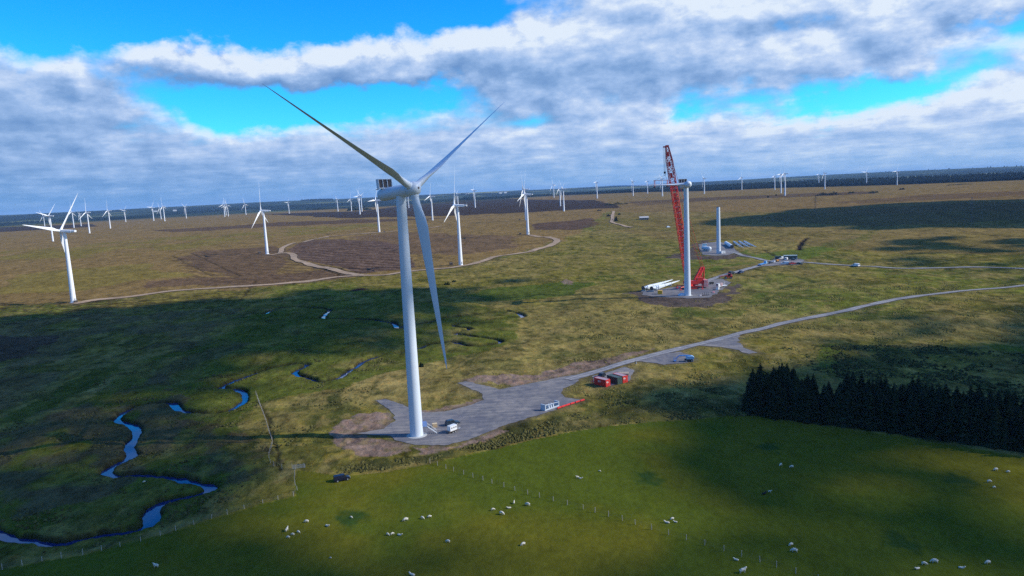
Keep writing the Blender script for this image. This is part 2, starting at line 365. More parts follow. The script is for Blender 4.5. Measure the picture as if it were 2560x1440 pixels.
wk = 5+13*sst(320, 480, VD); wx = VX+(fbm(VX/wk, VY/wk, 21, 3)-.5)*wk*1.3; wy = VY+(fbm(VX/wk, VY/wk, 22, 3)-.5)*wk*1.3
for k, P in EW.items():
    m_ = inpoly(wx, wy, P)
    if k in ('crane_earth', 'north_earth'): darkearth[m_] = 1
    else: earthm[m_] = 1
rough = np.where(infield, .12, 1.0)
Zm = (fbm(VX/9, VY/9, 31, 3)-.5)*1.5+(fbm(VX/2.6, VY/2.6, 32, 2)-.5)*.55
hw = 1.1-.3*sst(0, 1, st)
bank = 1-sst(0, 1.1, sd-hw); bank2 = 1-sst(0, 1.1, sd2-1.0)
near_s = sst(0, 9, np.minimum(sd-hw, sd2-1.0))
Z = BASE+Zm*mic*rough*(.25+.75*near_s)*(1-sst(2500, 4500, VD))
Z = Z-np.maximum(bank*2.1, bank2*1.9)
Z = Z-.25*(1-near_s)*(1-np.maximum(bank, bank2))
Z = np.where(earthm > 0, Z+(fbm(VX/2, VY/2, 41, 3)-.3)*.7*mic, Z)
# ------------------------------------------------------------------ ground colour (what grows where, plus far shade and one cast shadow painted in)
C = np.empty((len(VX), 3)); dd = VD
def C_(r, g_, b): return np.array([r, g_, b])
wxx = VX+(fbm(VX/60, VY/60, 51, 3)-.5)*50*sst(100, 900, dd)+(fbm(VX/12, VY/12, 52, 3)-.5)*10
wyy = VY+(fbm(VX/60, VY/60, 53, 3)-.5)*50*sst(100, 900, dd)+(fbm(VX/12, VY/12, 54, 3)-.5)*10
olive = C_(.150, .125, .024); tan = C_(.235, .175, .060); green = C_(.062, .092, .012); rush = C_(.030, .040, .012); brown = C_(.190, .120, .046); heath = C_(.075, .046, .034); peat_and_shade = C_(.022, .016, .016)
past = C_(.070, .088, .010); past2 = C_(.115, .102, .011); bare = C_(.20, .135, .105); darkb = C_(.080, .060, .054)
def blend(c, w_):
    w_ = np.clip(w_, 0, 1)[:, None]; C[:] = C*(1-w_)+c*w_
C[:] = olive
sxn = fbm(VX/38, VY/70, 61, 4); sxm = fbm(VX/120, VY/160, 62, 4); sxf = fbm(VX/7, VY/12, 63, 4); sxg = fbm(VX/24, VY/30, 64, 4)
blend(tan, sst(.47, .66, sxm)*.55+sst(.55, .7, sxn)*.35)
blend(green*1.25, sst(.54, .72, fbm(VX/90, VY/140, 65, 4))*.55)
blend(rush, sst(.55, .70, sxg)*.45*(1-.4*sst(600, 1500, dd)))
blend(rush, sst(.56, .68, sxf)*.5)
blend(rush, sst(.55, .66, fbm(VX/3.2, VY/4.5, 67, 3))*.5)
blend(tan*.9, sst(.55, .66, fbm(VX/16, VY/8, 68, 4))*.45)
blend(tan*1.1, sst(.60, .72, fbm(VX/5, VY/9, 66, 3))*.5)
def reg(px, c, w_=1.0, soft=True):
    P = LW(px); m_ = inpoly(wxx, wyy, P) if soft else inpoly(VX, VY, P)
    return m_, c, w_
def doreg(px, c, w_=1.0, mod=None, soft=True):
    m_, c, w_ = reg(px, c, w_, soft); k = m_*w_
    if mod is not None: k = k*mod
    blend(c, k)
# brown heath plain on the left and centre
doreg([(-400, 800), (0, 770), (180, 757), (400, 735), (640, 716), (900, 690), (1150, 664), (1330, 628), (1395, 600), (1480, 560), (1530, 520), (1500, 490), (1300, 487), (1000, 498), (600, 520), (0, 572), (-400, 610)], brown, .82)
doreg([(1300, 487), (1500, 483), (1840, 474), (2200, 462), (2700, 446), (2700, 520), (2250, 535), (1900, 530), (1500, 530), (1300, 520)], brown*.95, .75)
doreg([(-400, 700), (0, 655), (300, 640), (600, 600), (900, 575), (1000, 568), (900, 560), (500, 585), (0, 630), (-400, 660)], olive*.95, .7, sst(.35, .6, sxn))
doreg([(0, 740), (200, 725), (450, 690), (350, 660), (0, 690)], olive*1.05, .55)
doreg([(655, 712), (880, 692), (830, 672), (640, 690), (420, 700), (330, 720)], heath*1.3, .65)
doreg([(720, 622), (760, 602), (850, 597), (1000, 612), (1030, 650), (1040, 668), (910, 684), (830, 664), (740, 646)], heath, .9, None, False)
doreg([(870, 592), (1000, 580), (1290, 592), (1300, 620), (1150, 640), (1020, 632)], heath*1.35, .55)
doreg([(1330, 560), (1480, 545), (1500, 560), (1440, 575), (1335, 574)], heath*1.1, .85, None, False)
doreg([(500, 628), (680, 615), (720, 630), (690, 690), (560, 690), (420, 650)], heath*1.25, .6)
# far darker heath, and moorland shade painted into the ground as dark belts
doreg([(-300, 605), (0, 580), (245, 566), (230, 560), (0, 568), (-300, 590)], peat_and_shade*1.6, .9, None, False)
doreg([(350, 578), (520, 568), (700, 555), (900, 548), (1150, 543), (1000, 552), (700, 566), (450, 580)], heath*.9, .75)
doreg([(650, 535), (900, 528), (1000, 515), (1250, 495), (1480, 500), (1560, 520), (1420, 525), (1300, 532), (1100, 540), (850, 545)], peat_and_shade*1.35, .9)  # dark moor, with the shade lying over it painted in
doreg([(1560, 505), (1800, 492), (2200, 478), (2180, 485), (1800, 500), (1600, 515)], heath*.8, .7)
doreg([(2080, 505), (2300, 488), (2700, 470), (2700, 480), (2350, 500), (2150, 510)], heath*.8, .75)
doreg([(1850, 548), (2000, 530), (2300, 512), (2700, 500), (2700, 545), (2300, 562), (2100, 562)], peat_and_shade*1.6, .5)  # dark heather with shade painted in, besides the puffs that shade it
doreg([(1800, 560), (2050, 565), (2300, 575), (2700, 560), (2700, 580), (2250, 590), (1900, 575)], tan*.9, .45)
# valley bottom: lush grass by the stream
doreg([(1265, 770), (1310, 790), (1290, 820), (1270, 850), (1210, 880), (1080, 900), (960, 930), (860, 965), (740, 985), (640, 1010), (560, 1130), (560, 1230), (450, 1300), (200, 1375), (-200, 1420), (-300, 1250), (0, 1150), (180, 1020), (350, 900), (560, 830), (640, 790), (860, 760), (1100, 755)], C_(.070, .086, .012), .85, .45+.55*sst(.35, .55, fbm(VX/15, VY/18, 71, 4)))
doreg([(-300, 1100), (0, 1080), (200, 1010), (420, 930), (470, 1050), (400, 1150), (250, 1250), (0, 1300), (-300, 1330)], C_(.075, .060, .035), .75, sst(.40, .58, fbm(VX/11, VY/14, 72, 4)))
doreg([(420, 1040), (600, 1060), (700, 1150), (560, 1230), (430, 1170)], C_(.075, .055, .03), .7, sst(.42, .58, fbm(VX/7, VY/9, 73, 4)))
doreg([(1180, 735), (1260, 715), (1420, 705), (1500, 712), (1450, 735), (1330, 748), (1210, 752)], C_(.055, .082, .012), .85)
doreg([(1680, 768), (1780, 770), (1870, 740), (1930, 730), (1850, 790), (1700, 795)], C_(.055, .08, .012), .7, sst(.3, .6, sxg))
doreg([(1840, 625), (1900, 640), (2060, 610), (2200, 570), (2150, 600), (2050, 640), (1990, 650), (1850, 640)], green*1.1, .75)
doreg([(1740, 700), (1820, 672), (1900, 655), (1840, 655), (1760, 680)], green*1.1, .7)
doreg([(2060, 865), (2130, 860), (2110, 925), (2040, 920)], C_(.055, .085, .012), .7)
doreg([(2450, 858), (2580, 862), (2580, 880), (2480, 872)], C_(.06, .09, .012), .7)
doreg([(-200, 830), (150, 840), (110, 880), (0, 900), (-200, 930)], heath*.8, .85)
doreg([(-300, 820), (200, 790), (620, 770), (560, 850), (330, 900), (0, 1020), (-300, 1080)], C_(.11, .075, .045), .5, sst(.40, .6, fbm(VX/25, VY/40, 74, 4)))
doreg([(0, 1040), (200, 940), (300, 900), (290, 930), (180, 990), (60, 1050)], green*.7, .7)
doreg([(300, 1000), (560, 880), (640, 850), (560, 850), (330, 950), (60, 1040)], C_(.10, .075, .04), .45, sst(.4, .6, sxg))
doreg([(870, 726), (900, 720), (925, 722), (890, 730)], peat_and_shade, 1.0, None, False)
doreg([(2050, 880), (2200, 870), (2350, 880), (2560, 900), (2700, 960), (2560, 980), (2300, 930), (2100, 920)], rush*1.2, .6, sst(.35, .6, sxg))
doreg([(2000, 800), (2300, 790), (2600, 790), (2600, 850), (2300, 840), (2000, 850)], tan*.85, .3)
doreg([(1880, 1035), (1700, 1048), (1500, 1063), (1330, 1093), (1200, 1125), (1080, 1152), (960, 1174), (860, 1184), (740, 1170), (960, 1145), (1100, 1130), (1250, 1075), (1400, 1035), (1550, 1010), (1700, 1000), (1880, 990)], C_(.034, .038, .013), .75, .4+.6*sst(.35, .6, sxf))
doreg([(1480, 570), (1560, 508), (1900, 500), (2700, 470), (2700, 640), (2200, 635), (1900, 600), (1650, 600)], brown*.85, .42)
# far country beyond the moor edge: woods and pale fields
fw = sst(4300, 5200, dd); n5 = fbm(VX/800, VY/1500, 81, 4); n6 = fbm(VX/500, VY/900, 82, 3)
blend(C_(.020, .036, .026), fw*.95); blend(C_(.13, .14, .06), fw*sst(.60, .65, n6)*.8); blend(C_(.006, .014, .016), fw*sst(.46, .52, n5)*.9)
doreg([(1090, 490), (1130, 480), (1200, 474), (1290, 477), (1250, 482), (1180, 484)], C_(.2, .19, .06), .9)
doreg([(-200, 562), (0, 556), (60, 552), (140, 549), (60, 556), (0, 560)], C_(.16, .17, .07), .8)
# drainage ditches and furrows in the heath; last one paints the unfinished tower's shadow
for (a, b, wd) in [((0, 765), (330, 740), 1.1), ((0, 773), (420, 738), 1.2), ((0, 781), (500, 740), 1.2), ((0, 757), (180, 745), 1), ((30, 790), (560, 745), 1.3), ((725, 646), (900, 684), 1.6), ((880, 605), (1040, 636), 1.6), ((1040, 636), (1100, 645), 1.6),
   ((480, 633), (600, 690), 1.6), ((430, 640), (530, 690), 1.3), ((690, 640), (860, 690), 1.8), ((330, 572), (900, 553), 4), ((640, 700), (600, 752), 1.2), ((0, 812), (240, 783), 1.3), ((240, 783), (620, 762), 1.3), ((1330, 568), (1440, 574), 2.2),
   ((1340, 562), (1500, 545), 2), ((1120, 590), (1330, 604), 2), ((1100, 600), (1330, 612), 1.6), ((650, 1000), (705, 1170), .5), ((1910, 625), (1940, 641), 2.0), ((1870, 600), (2200, 562), 1.5), ((1900, 575), (2560, 590), 1.5), ((1290, 752), (1620, 742), 1.2)]:
    L = smooth_line(np.array([G(*a)[:2], G((a[0]+b[0])/2, (a[1]+b[1])/2)[:2], G(*b)[:2]]), 4); L = L+np.stack([(fbm(L[:, 0]/9, L[:, 1]/9, 5, 2)-.5)*3, (fbm(L[:, 0]/9, L[:, 1]/9, 6, 2)-.5)*3], 1)
    d, _ = pl_dist(VX, VY, L, wd*3+3); k = 1-sst(wd*.5, wd*1.4, d); blend(C_(.022, .02, .012), k*.75); Z = Z-k*.35
L = smooth_line(LW([(1996, 625), (2001, 612), (2007, 602), (2018, 594)]), 3); d, _ = pl_dist(VX, VY, L, 12); k = 1-sst(1.8, 3.6, d); blend(peat_and_shade*.6, k); Z = Z-k*1.6
# strips of lined furrows
furr = np.sin((VX*.62+VY*.785)/3.1+(fbm(VX/20, VY/20, 91, 2)-.5)*3)
doreg([(720, 622), (760, 602), (850, 597), (1000, 612), (1030, 650), (1040, 668), (910, 684), (830, 664), (740, 646)], C_(.15, .10, .07), .8, (furr > .3)*1.0, False)
doreg([(430, 650), (500, 628), (690, 616), (720, 640), (860, 690), (640, 712), (520, 715)], C_(.085, .055, .034), .6, (furr > .3)*1.0, False)
doreg([(0, 756), (180, 757), (620, 722), (640, 735), (560, 752), (240, 783), (0, 812)], C_(.06, .045, .022), .75, (np.sin((VX*.12+VY*.99)/1.5) > .35)*1.0, False)
# banks, stream bed, verges
blend(C_(.016, .013, .009), np.maximum(bank, bank2)*(np.maximum(bank, bank2) < .98)*.9+np.maximum(bank, bank2)*.3)
blend(C_(.022, .020, .010), (1-sst(.4, 2.6, np.minimum(sd-hw, sd2-1.0)))*.8*sst(.38, .5, fbm(VX/3, VY/3, 92, 2)))
nf = fbm(VX/45, VY/45, 95, 4); 
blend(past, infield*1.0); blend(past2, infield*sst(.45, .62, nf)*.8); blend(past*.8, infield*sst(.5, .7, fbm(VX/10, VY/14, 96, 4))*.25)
for (u_, v_, r__) in ((878, 1294, 5), (2250, 1355, 4.5), (1620, 1195, 5), (1930, 1120, 4), (2390, 1200, 5)):
    q_ = G(u_, v_); blend(C_(.02, .05, .012), infield*(1-sst(r__*.3, r__, np.hypot(VX-q_[0], (VY-q_[1])*.8)+(fbm(VX/2, VY/2, 93, 3)-.5)*5))*.8)
blend(bare*(.75+.5*fbm(VX/1.5, VY/1.5, 98, 3))[:, None], earthm*.92*(1-.4*sst(.55, .7, fbm(VX/3, VY/3, 99, 3))))
blend(darkb*(.7+.6*fbm(VX/3, VY/3, 98, 3))[:, None], darkearth*.92)
verge = (1-sst(0.3, 3.2, padd+(fbm(VX/2, VY/2, 100, 2)-.5)*3))*(dd < 1500)
blend(C_(.085, .072, .05), verge*.55)
# ------------------------------------------------------------------ ground mesh
faces = np.empty(((NR-1)*NA, 4), np.int32)
ii, jj = np.meshgrid(np.arange(NR-1), np.arange(NA), indexing='ij'); ii = ii.ravel(); jj = jj.ravel(); j2 = (jj+1) % NA
faces[:, 0] = ii*NA+jj; faces[:, 1] = (ii+1)*NA+jj; faces[:, 2] = (ii+1)*NA+j2; faces[:, 3] = ii*NA+j2
faces = faces[:, ::-1]
cidx = len(VX); verts = np.stack([VX, VY, Z], 1); verts = np.vstack([verts, [[0, 0, 0.0]]])
def np_mesh(name, V, F4, F3=None):
    me = bpy.data.meshes.new(name); nf4 = len(F4); nf3 = 0 if F3 is None else len(F3)
    me.vertices.add(len(V)); me.vertices.foreach_set('co', np.asarray(V, np.float32).ravel())
    lp = np.concatenate([np.asarray(F4, np.int32).ravel()]+([np.asarray(F3, np.int32).ravel()] if nf3 else []))
    me.loops.add(len(lp)); me.loops.foreach_set('vertex_index', lp)
    me.polygons.add(nf4+nf3)
    me.polygons.foreach_set('loop_start', np.concatenate([np.arange(nf4)*4, nf4*4+np.arange(nf3)*3]).astype(np.int32))
    me.update(calc_edges=True); return me
tri = np.array([[cidx, (j+1) % NA, j] for j in range(NA)])
gm = np_mesh('ground', verts, faces, tri)
gm.polygons.foreach_set('use_smooth', [True]*len(gm.polygons))
at = gm.attributes.new('tint', 'FLOAT_COLOR', 'POINT')
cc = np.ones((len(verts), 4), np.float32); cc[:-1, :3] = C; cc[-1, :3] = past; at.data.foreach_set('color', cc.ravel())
at2 = gm.attributes.new('tuft', 'FLOAT', 'POINT'); tf = np.ones(len(verts), np.float32); tf[:-1] = np.where(infield, .30, 1.0)*np.where(dd > 4300, .3, 1); at2.data.foreach_set('value', tf)
m = bpy.data.materials.new('moorland_ground'); m.use_nodes = True; t = NB(m.node_tree); b = m.node_tree.nodes['Principled BSDF']
tcn = t.n('ShaderNodeTexCoord'); O = tcn.outputs['Object']
ta = t.n('ShaderNodeAttribute', attribute_name='tint'); tu = t.n('ShaderNodeAttribute', attribute_name='tuft')
stre = t.v('MULTIPLY', O, (1.0, .55, 1.0))
fA = t.noise(stre, .8, 6, .75, .4); fB = t.noise(stre, .22, 5, .6, .5); fC = t.noise(stre, .045, 5, .6, .3)
k = t.m('ADD', t.m('MULTIPLY', t.m('SUBTRACT', fA, .5), t.m('DIVIDE', 1.9, t.m('MAXIMUM', tu.outputs['Fac'], .45))), t.m('ADD', t.m('MULTIPLY', t.m('SUBTRACT', fB, .5), 1.9), t.m('MULTIPLY', t.m('SUBTRACT', fC, .5), 1.2)))
k = t.m('MAXIMUM', t.m('ADD', t.m('MULTIPLY', k, tu.outputs['Fac']), 1.0), .18)
colr = t.v('MULTIPLY', ta.outputs['Color'], t.comb(k, k, k))
warm = t.noise(stre, .6, 3, .6); warm2 = t.ss(warm, .5, .68, 0.0, .35)
colr = t.mix(t.m('MULTIPLY', warm2, tu.outputs['Fac']), colr, t.v('MULTIPLY', colr, (1.7, 1.25, .95)))
t.put(b.inputs['Base Color'], colr); b.inputs['Roughness'].default_value = 1.0; b.inputs['Specular IOR Level'].default_value = 0.0
bp = t.n('ShaderNodeBump'); bp.inputs['Strength'].default_value = .9; bp.inputs['Distance'].default_value = .35
hh = t.m('ADD', fA, t.m('MULTIPLY', t.noise(O, 3.0, 3, .6), .4)); t.put(bp.inputs['Height'], t.m('MULTIPLY', hh, tu.outputs['Fac'])); t.put(b.inputs['Normal'], bp.outputs[0])
gm.materials.append(m)
obj('ground', gm, kind='structure', label='rolling moorland and pasture reaching to the horizon')
# ------------------------------------------------------------------ stream water
def ribbon(L, hw, dz, zf=ztb):
    L = np.asarray(L); d = np.gradient(L, axis=0); d /= (np.hypot(d[:, 0], d[:, 1])[:, None]+1e-9); n = np.stack([-d[:, 1], d[:, 0]], 1)
    hwv = np.broadcast_to(hw, (len(L),))[:, None]; cols = []
    K = (-1, -.5, 0, .5, 1)
    for s in K: cols.append(L+n*hwv*s)
    V = []
    for i in range(len(L)):
        for c in cols: V.append((c[i, 0], c[i, 1]))
    V = np.array(V); z = zf(V[:, 0], V[:, 1])+dz; F = []
    for i in range(len(L)-1):
        for j in range(len(K)-1): a = i*len(K)+j; F.append((a, a+1, a+len(K)+1, a+len(K)))
    return np.column_stack([V, z]), np.array(F)
wm = bpy.data.materials.new('stream_water'); wm.use_nodes = True; t = NB(wm.node_tree); b = wm.node_tree.nodes['Principled BSDF']
b.inputs['Base Color'].default_value = rgb(.002, .022, .11); b.inputs['Roughness'].default_value = .06; b.inputs['IOR'].default_value = 1.4; b.inputs['Specular IOR Level'].default_value = .6  # blue base stands in for reflected sky; the peaty water itself is brown
tcn = t.n('ShaderNodeTexCoord'); bp = t.n('ShaderNodeBump'); bp.inputs['Strength'].default_value = .15; bp.inputs['Distance'].default_value = .05
t.put(bp.inputs['Height'], t.noise(tcn.outputs['Object'], 1.5, 3)); t.put(b.inputs['Normal'], bp.outputs[0])
for nm, L, hw_, dz in (('stream', STREAM, 2.2, -1.35), ('brook', STREAM2, 1.9, -1.3)):
    zl = float
    V, F = ribbon(L[::2], hw_, dz); me = np_mesh(nm, V, F); me.materials.append(wm); obj(nm, me, kind='structure')
# ------------------------------------------------------------------ gravel roads, tracks, pads
def gravel(name, c1, c2, sc=.35, wear=None):
    m = bpy.data.materials.new(name); m.use_nodes = True; t = NB(m.node_tree); b = m.node_tree.nodes['Principled BSDF']
    tcn = t.n('ShaderNodeTexCoord'); O = tcn.outputs['Object']
    f = t.noise(t.v('MULTIPLY', O, (1, .8, 1)), sc, 6, .6, .6); f2 = t.noise(O, 4.0, 4, .6); f3 = t.noise(O, .05, 4, .55, .4)
    c = t.mix(t.ss(t.m('ADD', t.m('MULTIPLY', f, .5), t.m('MULTIPLY', f3, .5)), .38, .62), rgb(*c1), rgb(*c2))
    mp = t.n('ShaderNodeMapping'); mp.inputs['Rotation'].default_value = (0, 0, math.radians(-52)); mp.inputs['Scale'].default_value = (.06, .75, 1); t.put(mp.inputs['Vector'], O); f4 = t.noise(mp.outputs[0], 1.0, 5, .65, 1.2)
    c = t.mix(t.ss(f4, .46, .60, 0.0, .8), c, t.v('MULTIPLY', c, (1.55, 1.45, 1.35)))
    k = t.m('ADD', t.m('MULTIPLY', f2, .7), .65); c = t.v('MULTIPLY', c, t.comb(k, k, k))
    t.put(b.inputs['Base Color'], c); b.inputs['Roughness'].default_value = .95; b.inputs['Specular IOR Level'].default_value = .15
    bp = t.n('ShaderNodeBump'); bp.inputs['Strength'].default_value = .5; bp.inputs['Distance'].default_value = .1; t.put(bp.inputs['Height'], f2); t.put(b.inputs['Normal'], bp.outputs[0])
    return m
GRV = gravel('grey_gravel', (.105, .105, .120), (.19, .175, .165)); GRV2 = gravel('road_gravel', (.13, .13, .145), (.225, .215, .21), .5)
TRK = gravel('sandy_track', (.24, .165, .10), (.36, .26, .17), .2)
for k, (L, w_) in RW.items():
    d = np.hypot(L[:, 0], L[:, 1]).mean(); V, F = ribbon(L, w_*(1+.08*np.sin(np.arange(len(L))*.7)), .10+d*.00025); me = np_mesh('gravel_road', V, F); me.materials.append(GRV2); obj('gravel_road', me, kind='structure')
RUT = gravel('pale_wheel_ruts', (.20, .195, .20), (.33, .32, .31), .3)
for k in ('access', 'crane_road', 'east_road'):
    L, w_ = RW[k]; d = np.hypot(L[:, 0], L[:, 1]).mean(); nn = np.gradient(L, axis=0); nn /= np.hypot(nn[:, 0], nn[:, 1])[:, None]; nn = np.stack([-nn[:, 1], nn[:, 0]], 1)
    for sg in (-1, 1):
        V, F = ribbon(L+nn*(sg*1.05+(fbm(np.arange(len(L))*.2, np.zeros(len(L)), 8, 2)-.5)[:, None]*.6), .38*(.6+.8*fbm(np.arange(len(L))*.5, np.zeros(len(L)), 7+sg, 3)), .125+d*.00025); me = np_mesh('wheel_rut', V, F); me.materials.append(RUT); obj('wheel_rut', me, kind='structure')
for k, (L, w_) in TW.items():
    d = np.hypot(L[:, 0], L[:, 1]).mean(); V, F = ribbon(L, w_*(1+.3*(fbm(np.arange(len(L))*.3, np.zeros(len(L)), 9, 3)-.5)*2), .10+d*.0004); me = np_mesh('moor_track', V, F); me.materials.append(TRK); obj('moor_track', me, kind='structure')
for k, P in PW.items():
    dn = np.hypot(*P.mean(0)); stp = 1.5 if dn < 330 else 4.0
    bd = np.vstack([P[i]+(P[(i+1) % len(P)]-P[i])*np.linspace(0, 1, max(2, int(np.hypot(*(P[(i+1) % len(P)]-P[i]))/stp)), endpoint=False)[:, None] for i in range(len(P))])
    bd = bd+np.stack([(fbm(bd[:, 0]/2, bd[:, 1]/2, 15, 3)-.5), (fbm(bd[:, 0]/2, bd[:, 1]/2, 16, 3)-.5)], 1)*(1.6 if stp < 2 else 5.0)
    lo, hi = bd.min(0), bd.max(0); gx, gy = np.meshgrid(np.arange(lo[0], hi[0], stp*2), np.arange(lo[1], hi[1], stp*2)); gx = gx.ravel()+.01; gy = gy.ravel()
    ins = inpoly(gx, gy, bd); dbl, _ = pl_dist(gx, gy, np.vstack([bd, bd[:1]]), 5); ins &= dbl > .6*stp
    pts = [Vector(q) for q in bd]+[Vector((a, b_)) for a, b_ in zip(gx[ins], gy[ins])]
    vo, eo, fo, *_r = delaunay_2d_cdt(pts, [], [list(range(len(bd)))], 1, 1e-4)
    vo = np.array([tuple(q) for q in vo]); z = ztb(vo[:, 0], vo[:, 1])+.05+dn*.0002
    me = bpy.data.meshes.new('gravel_pad'); me.from_pydata(np.column_stack([vo, z]).tolist(), [], [list(f) for f in fo]); me.update()
    if me.polygons[0].normal.z < 0: me.flip_normals()
    me.materials.append(GRV); obj('gravel_pad', me, kind='structure')
# ------------------------------------------------------------------ turbines
def blade_mesh(name, L, rr, cmax, m, tipc=.25):
    b = MB(); n = 14; prof = []
    T = [0, .012, .03, .06, .10, .15, .20, .26, .34, .44, .55, .66, .77, .87, .94, .98, 1.0]
    for t_ in T:
        w_ = float(sst(.03, .19, t_)); ch = 2*rr*(1-w_)+w_*(cmax*(1-(max(t_-.2, 0)/.8)**.8*.88)); 
        if t_ > .93: ch *= 1-.75*((t_-.93)/.07)**1.5
        th = 2*rr*(1-w_)+w_*(ch*(.34-.20*min(1, t_*1.5))); tw = math.radians(16*(1-t_)**2.5*w_)
        ring = []
        for i in range(n):
            a = 2*math.pi*i/n; x = math.cos(a); y = math.sin(a)
            if w_ > 0: yf = y*((1-w_)+w_*(.35+.65*((x+1)/2)**.6)) if x < .2 or True else y
            else: yf = y
            X = x*ch/2-w_*(ch*.5-ch*.33)*1.0; Y = yf*th/2
            ring.append((X*math.cos(tw)-Y*math.sin(tw), X*math.sin(tw)+Y*math.cos(tw), t_*L))
        prof.append(ring)
    vs = [p for r_ in prof for p in r_]; fs = []
    for j in range(len(T)-1):
        for i in range(n): fs.append((j*n+i, j*n+(i+1) % n, (j+1)*n+(i+1) % n, (j+1)*n+i))
    fs += [tuple(range(n-1, -1, -1)), tuple((len(T)-1)*n+i for i in range(n))]
    b.add(vs, fs); return b.mesh(name, m, True, 60)
def frame_mx(X, Z_, o):
    Z_ = Vector(Z_).normalized(); X = Vector(X); X = (X-Z_*X.dot(Z_)).normalized(); Y = Z_.cross(X)
    return Matrix(((X[0], Y[0], Z_[0], o[0]), (X[1], Y[1], Z_[1], o[1]), (X[2], Y[2], Z_[2], o[2]), (0, 0, 0, 1)))
def axis_frame(yaw, tilt):
    ax = Vector((math.sin(yaw)*math.cos(tilt), -math.cos(yaw)*math.cos(tilt), math.sin(tilt)))
    e1 = Vector((math.cos(yaw), math.sin(yaw), 0)); e2 = ax.cross(e1)
    if e2.z < 0: e2 = -e2
    return ax, e1, e2
def blades(root, me, ax, e1, e2, hc, az, cone, pitch, which=(0, 1, 2), r0_=0.0, names='blade'):
    for k in which:
        a = az+k*2*math.pi/3; d = e1*math.sin(a)+e2*math.cos(a); d = (d*math.cos(cone)+ax*math.sin(cone)).normalized()
        c = d.cross(ax); ch = c*math.cos(pitch)-ax*math.sin(pitch)
        obj(names, me, root, mx=frame_mx(ch, d, Vector(hc)+d*r0_))
BL_BIG = blade_mesh('blade', 53.6, 1.08, 4.3, WHITE)
# --- the finished turbine in front
def big_tower(root, hub, r0_=2.05, r1_=1.48, secs=4):
    zt_ = hub-2.0; prof = []
    mb = MB(); prof = [(z, r0_+(r1_-r0_)*z/zt_) for z in np.linspace(0.15, zt_, 9)]; mb.lathe(prof, 48); mb.build('tower', WHITE, root)
    for q in (1, 2, 3):
        z = zt_*q/secs; r_ = r0_+(r1_-r0_)*z/zt_; MB().lathe([(z-.05, r_+.012), (z+.05, r_+.012)], 48).build('flange_ring', WHITE, root)
    MB().lathe([(-.6, r0_+1.15), (.12, r0_+1.15), (.2, r0_+1.05)], 48).build('foundation', GREYC, root)
def big_nacelle(root, hub, yaw, tilt, off=5.74):
    ax, e1, e2 = axis_frame(yaw, tilt); top = Vector((0, 0, hub-off*math.sin(tilt)))
    hc = top+ax*off
    mx = frame_mx(e1, ax, top)     # local: X = across, Y ~ up/down, Z = along the axis
    nb = MB(); nb.lathe([(-9.2, .25), (-9.1, 1.1), (-8.8, 1.6), (-8.2, 1.86), (-7, 1.95), (2.6, 1.95), (2.7, 1.9), (3.2, 1.9), (3.3, 2.0), (3.9, 2.0), (4.0, 1.8)], 36, mx); nb.build('nacelle', WHITE, root)
    # spinner with three blade collars and a nose
    sb = MB(); sb.lathe([(-1.65, 1.85), (-1.5, 2.1), (-.6, 2.25), (.3, 2.22), (1.1, 1.95), (1.75, 1.35), (2.05, .75), (2.12, .2)], 36, frame_mx(e1, ax, hc)); sp_ = sb.build('spinner', WHITE, root)
    MB().lathe([(2.03, .34), (2.2, .34), (2.22, .25)], 16, frame_mx(e1, ax, hc)).build('nose_cap', DARKG, sp_)
    up = e2
    # radiator frame across the rear of the roof
    def lb(c, d): return Matrix(((e1[0], ax[0], up[0], c[0]), (e1[1], ax[1], up[1], c[1]), (e1[2], ax[2], up[2], c[2]), (0, 0, 0, 1))), d
    base = top+ax*(-6.6)+up*3.25
    F = Matrix(((e1[0], ax[0], up[0], base[0]), (e1[1], ax[1], up[1], base[1]), (e1[2], ax[2], up[2], base[2]), (0, 0, 0, 1)))
    fr = MB()
    fr.box((0, 0, 1.35), (5.5, 1.0, .16), F); fr.box((0, 0, -1.35), (5.5, 1.0, .18), F)
    for x in (-2.72, 2.72): fr.box((x, 0, 0), (.16, 1.05, 2.86), F)
    for x in (-.95, .85): fr.box((x, .1, 0), (.14, .86, 2.56), F)
    rad = fr.build('radiator_frame', WHITE, root)
    for x, w_ in ((-1.83, 1.56), (-.05, 1.6), (1.78, 1.64)):
        q = MB(); q.box((x, 0, 0), (w_, .3, 2.5), F)
        for z in np.linspace(-1.15, 1.15, 9): q.box((x, .24, z), (w_, .1, .06), F)
        q.build('radiator_panel', DARKG, rad)
    for x in (-1.2, 1.2): MB().box((x, -.1, -1.75), (.2, .8, .7), F).build('radiator_leg', STEEL, root)
    MB().box((-2.3, -.9, -1.6), (.5, .9, .18), F).build('roof_hatch', DARKG, root)
    mm = MB(); mm.rod(top+ax*(-8.2)+up*1.9, top+ax*(-8.2)+up*3.6, .035, n=6); mm.rod(top+ax*(-8.2)+up*3.4-e1*.4, top+ax*(-8.2)+up*3.4+e1*.4, .03, n=6); mm.build('wind_sensor_mast', STEEL, root)
    return ax, e1, e2, hc
P0 = Vector(G(1042, 1089)); HUB = 77.2
T0 = thing('wind_turbine', P0, 'large finished pale grey wind turbine towering in the foreground on its gravel pad', 'wind turbine')
big_tower(T0, HUB)
YAW0 = math.radians(51.77)
ax, e1, e2, hc = big_nacelle(T0, HUB, YAW0, math.radians(5.66))
blades(T0, BL_BIG, ax, e1, e2, hc, math.radians(-61.39), math.radians(2.52), math.radians(76), r0_=1.3)
for k in range(3):   # collars where the blades enter the spinner
    a = math.radians(-61.39)+k*2*math.pi/3; d = (e1*math.sin(a)+e2*math.cos(a)).normalized()
    MB().rod(hc+d*1.2, hc+d*2.45, 1.28, 1.2, 28).build('blade_collar', WHITE, T0)
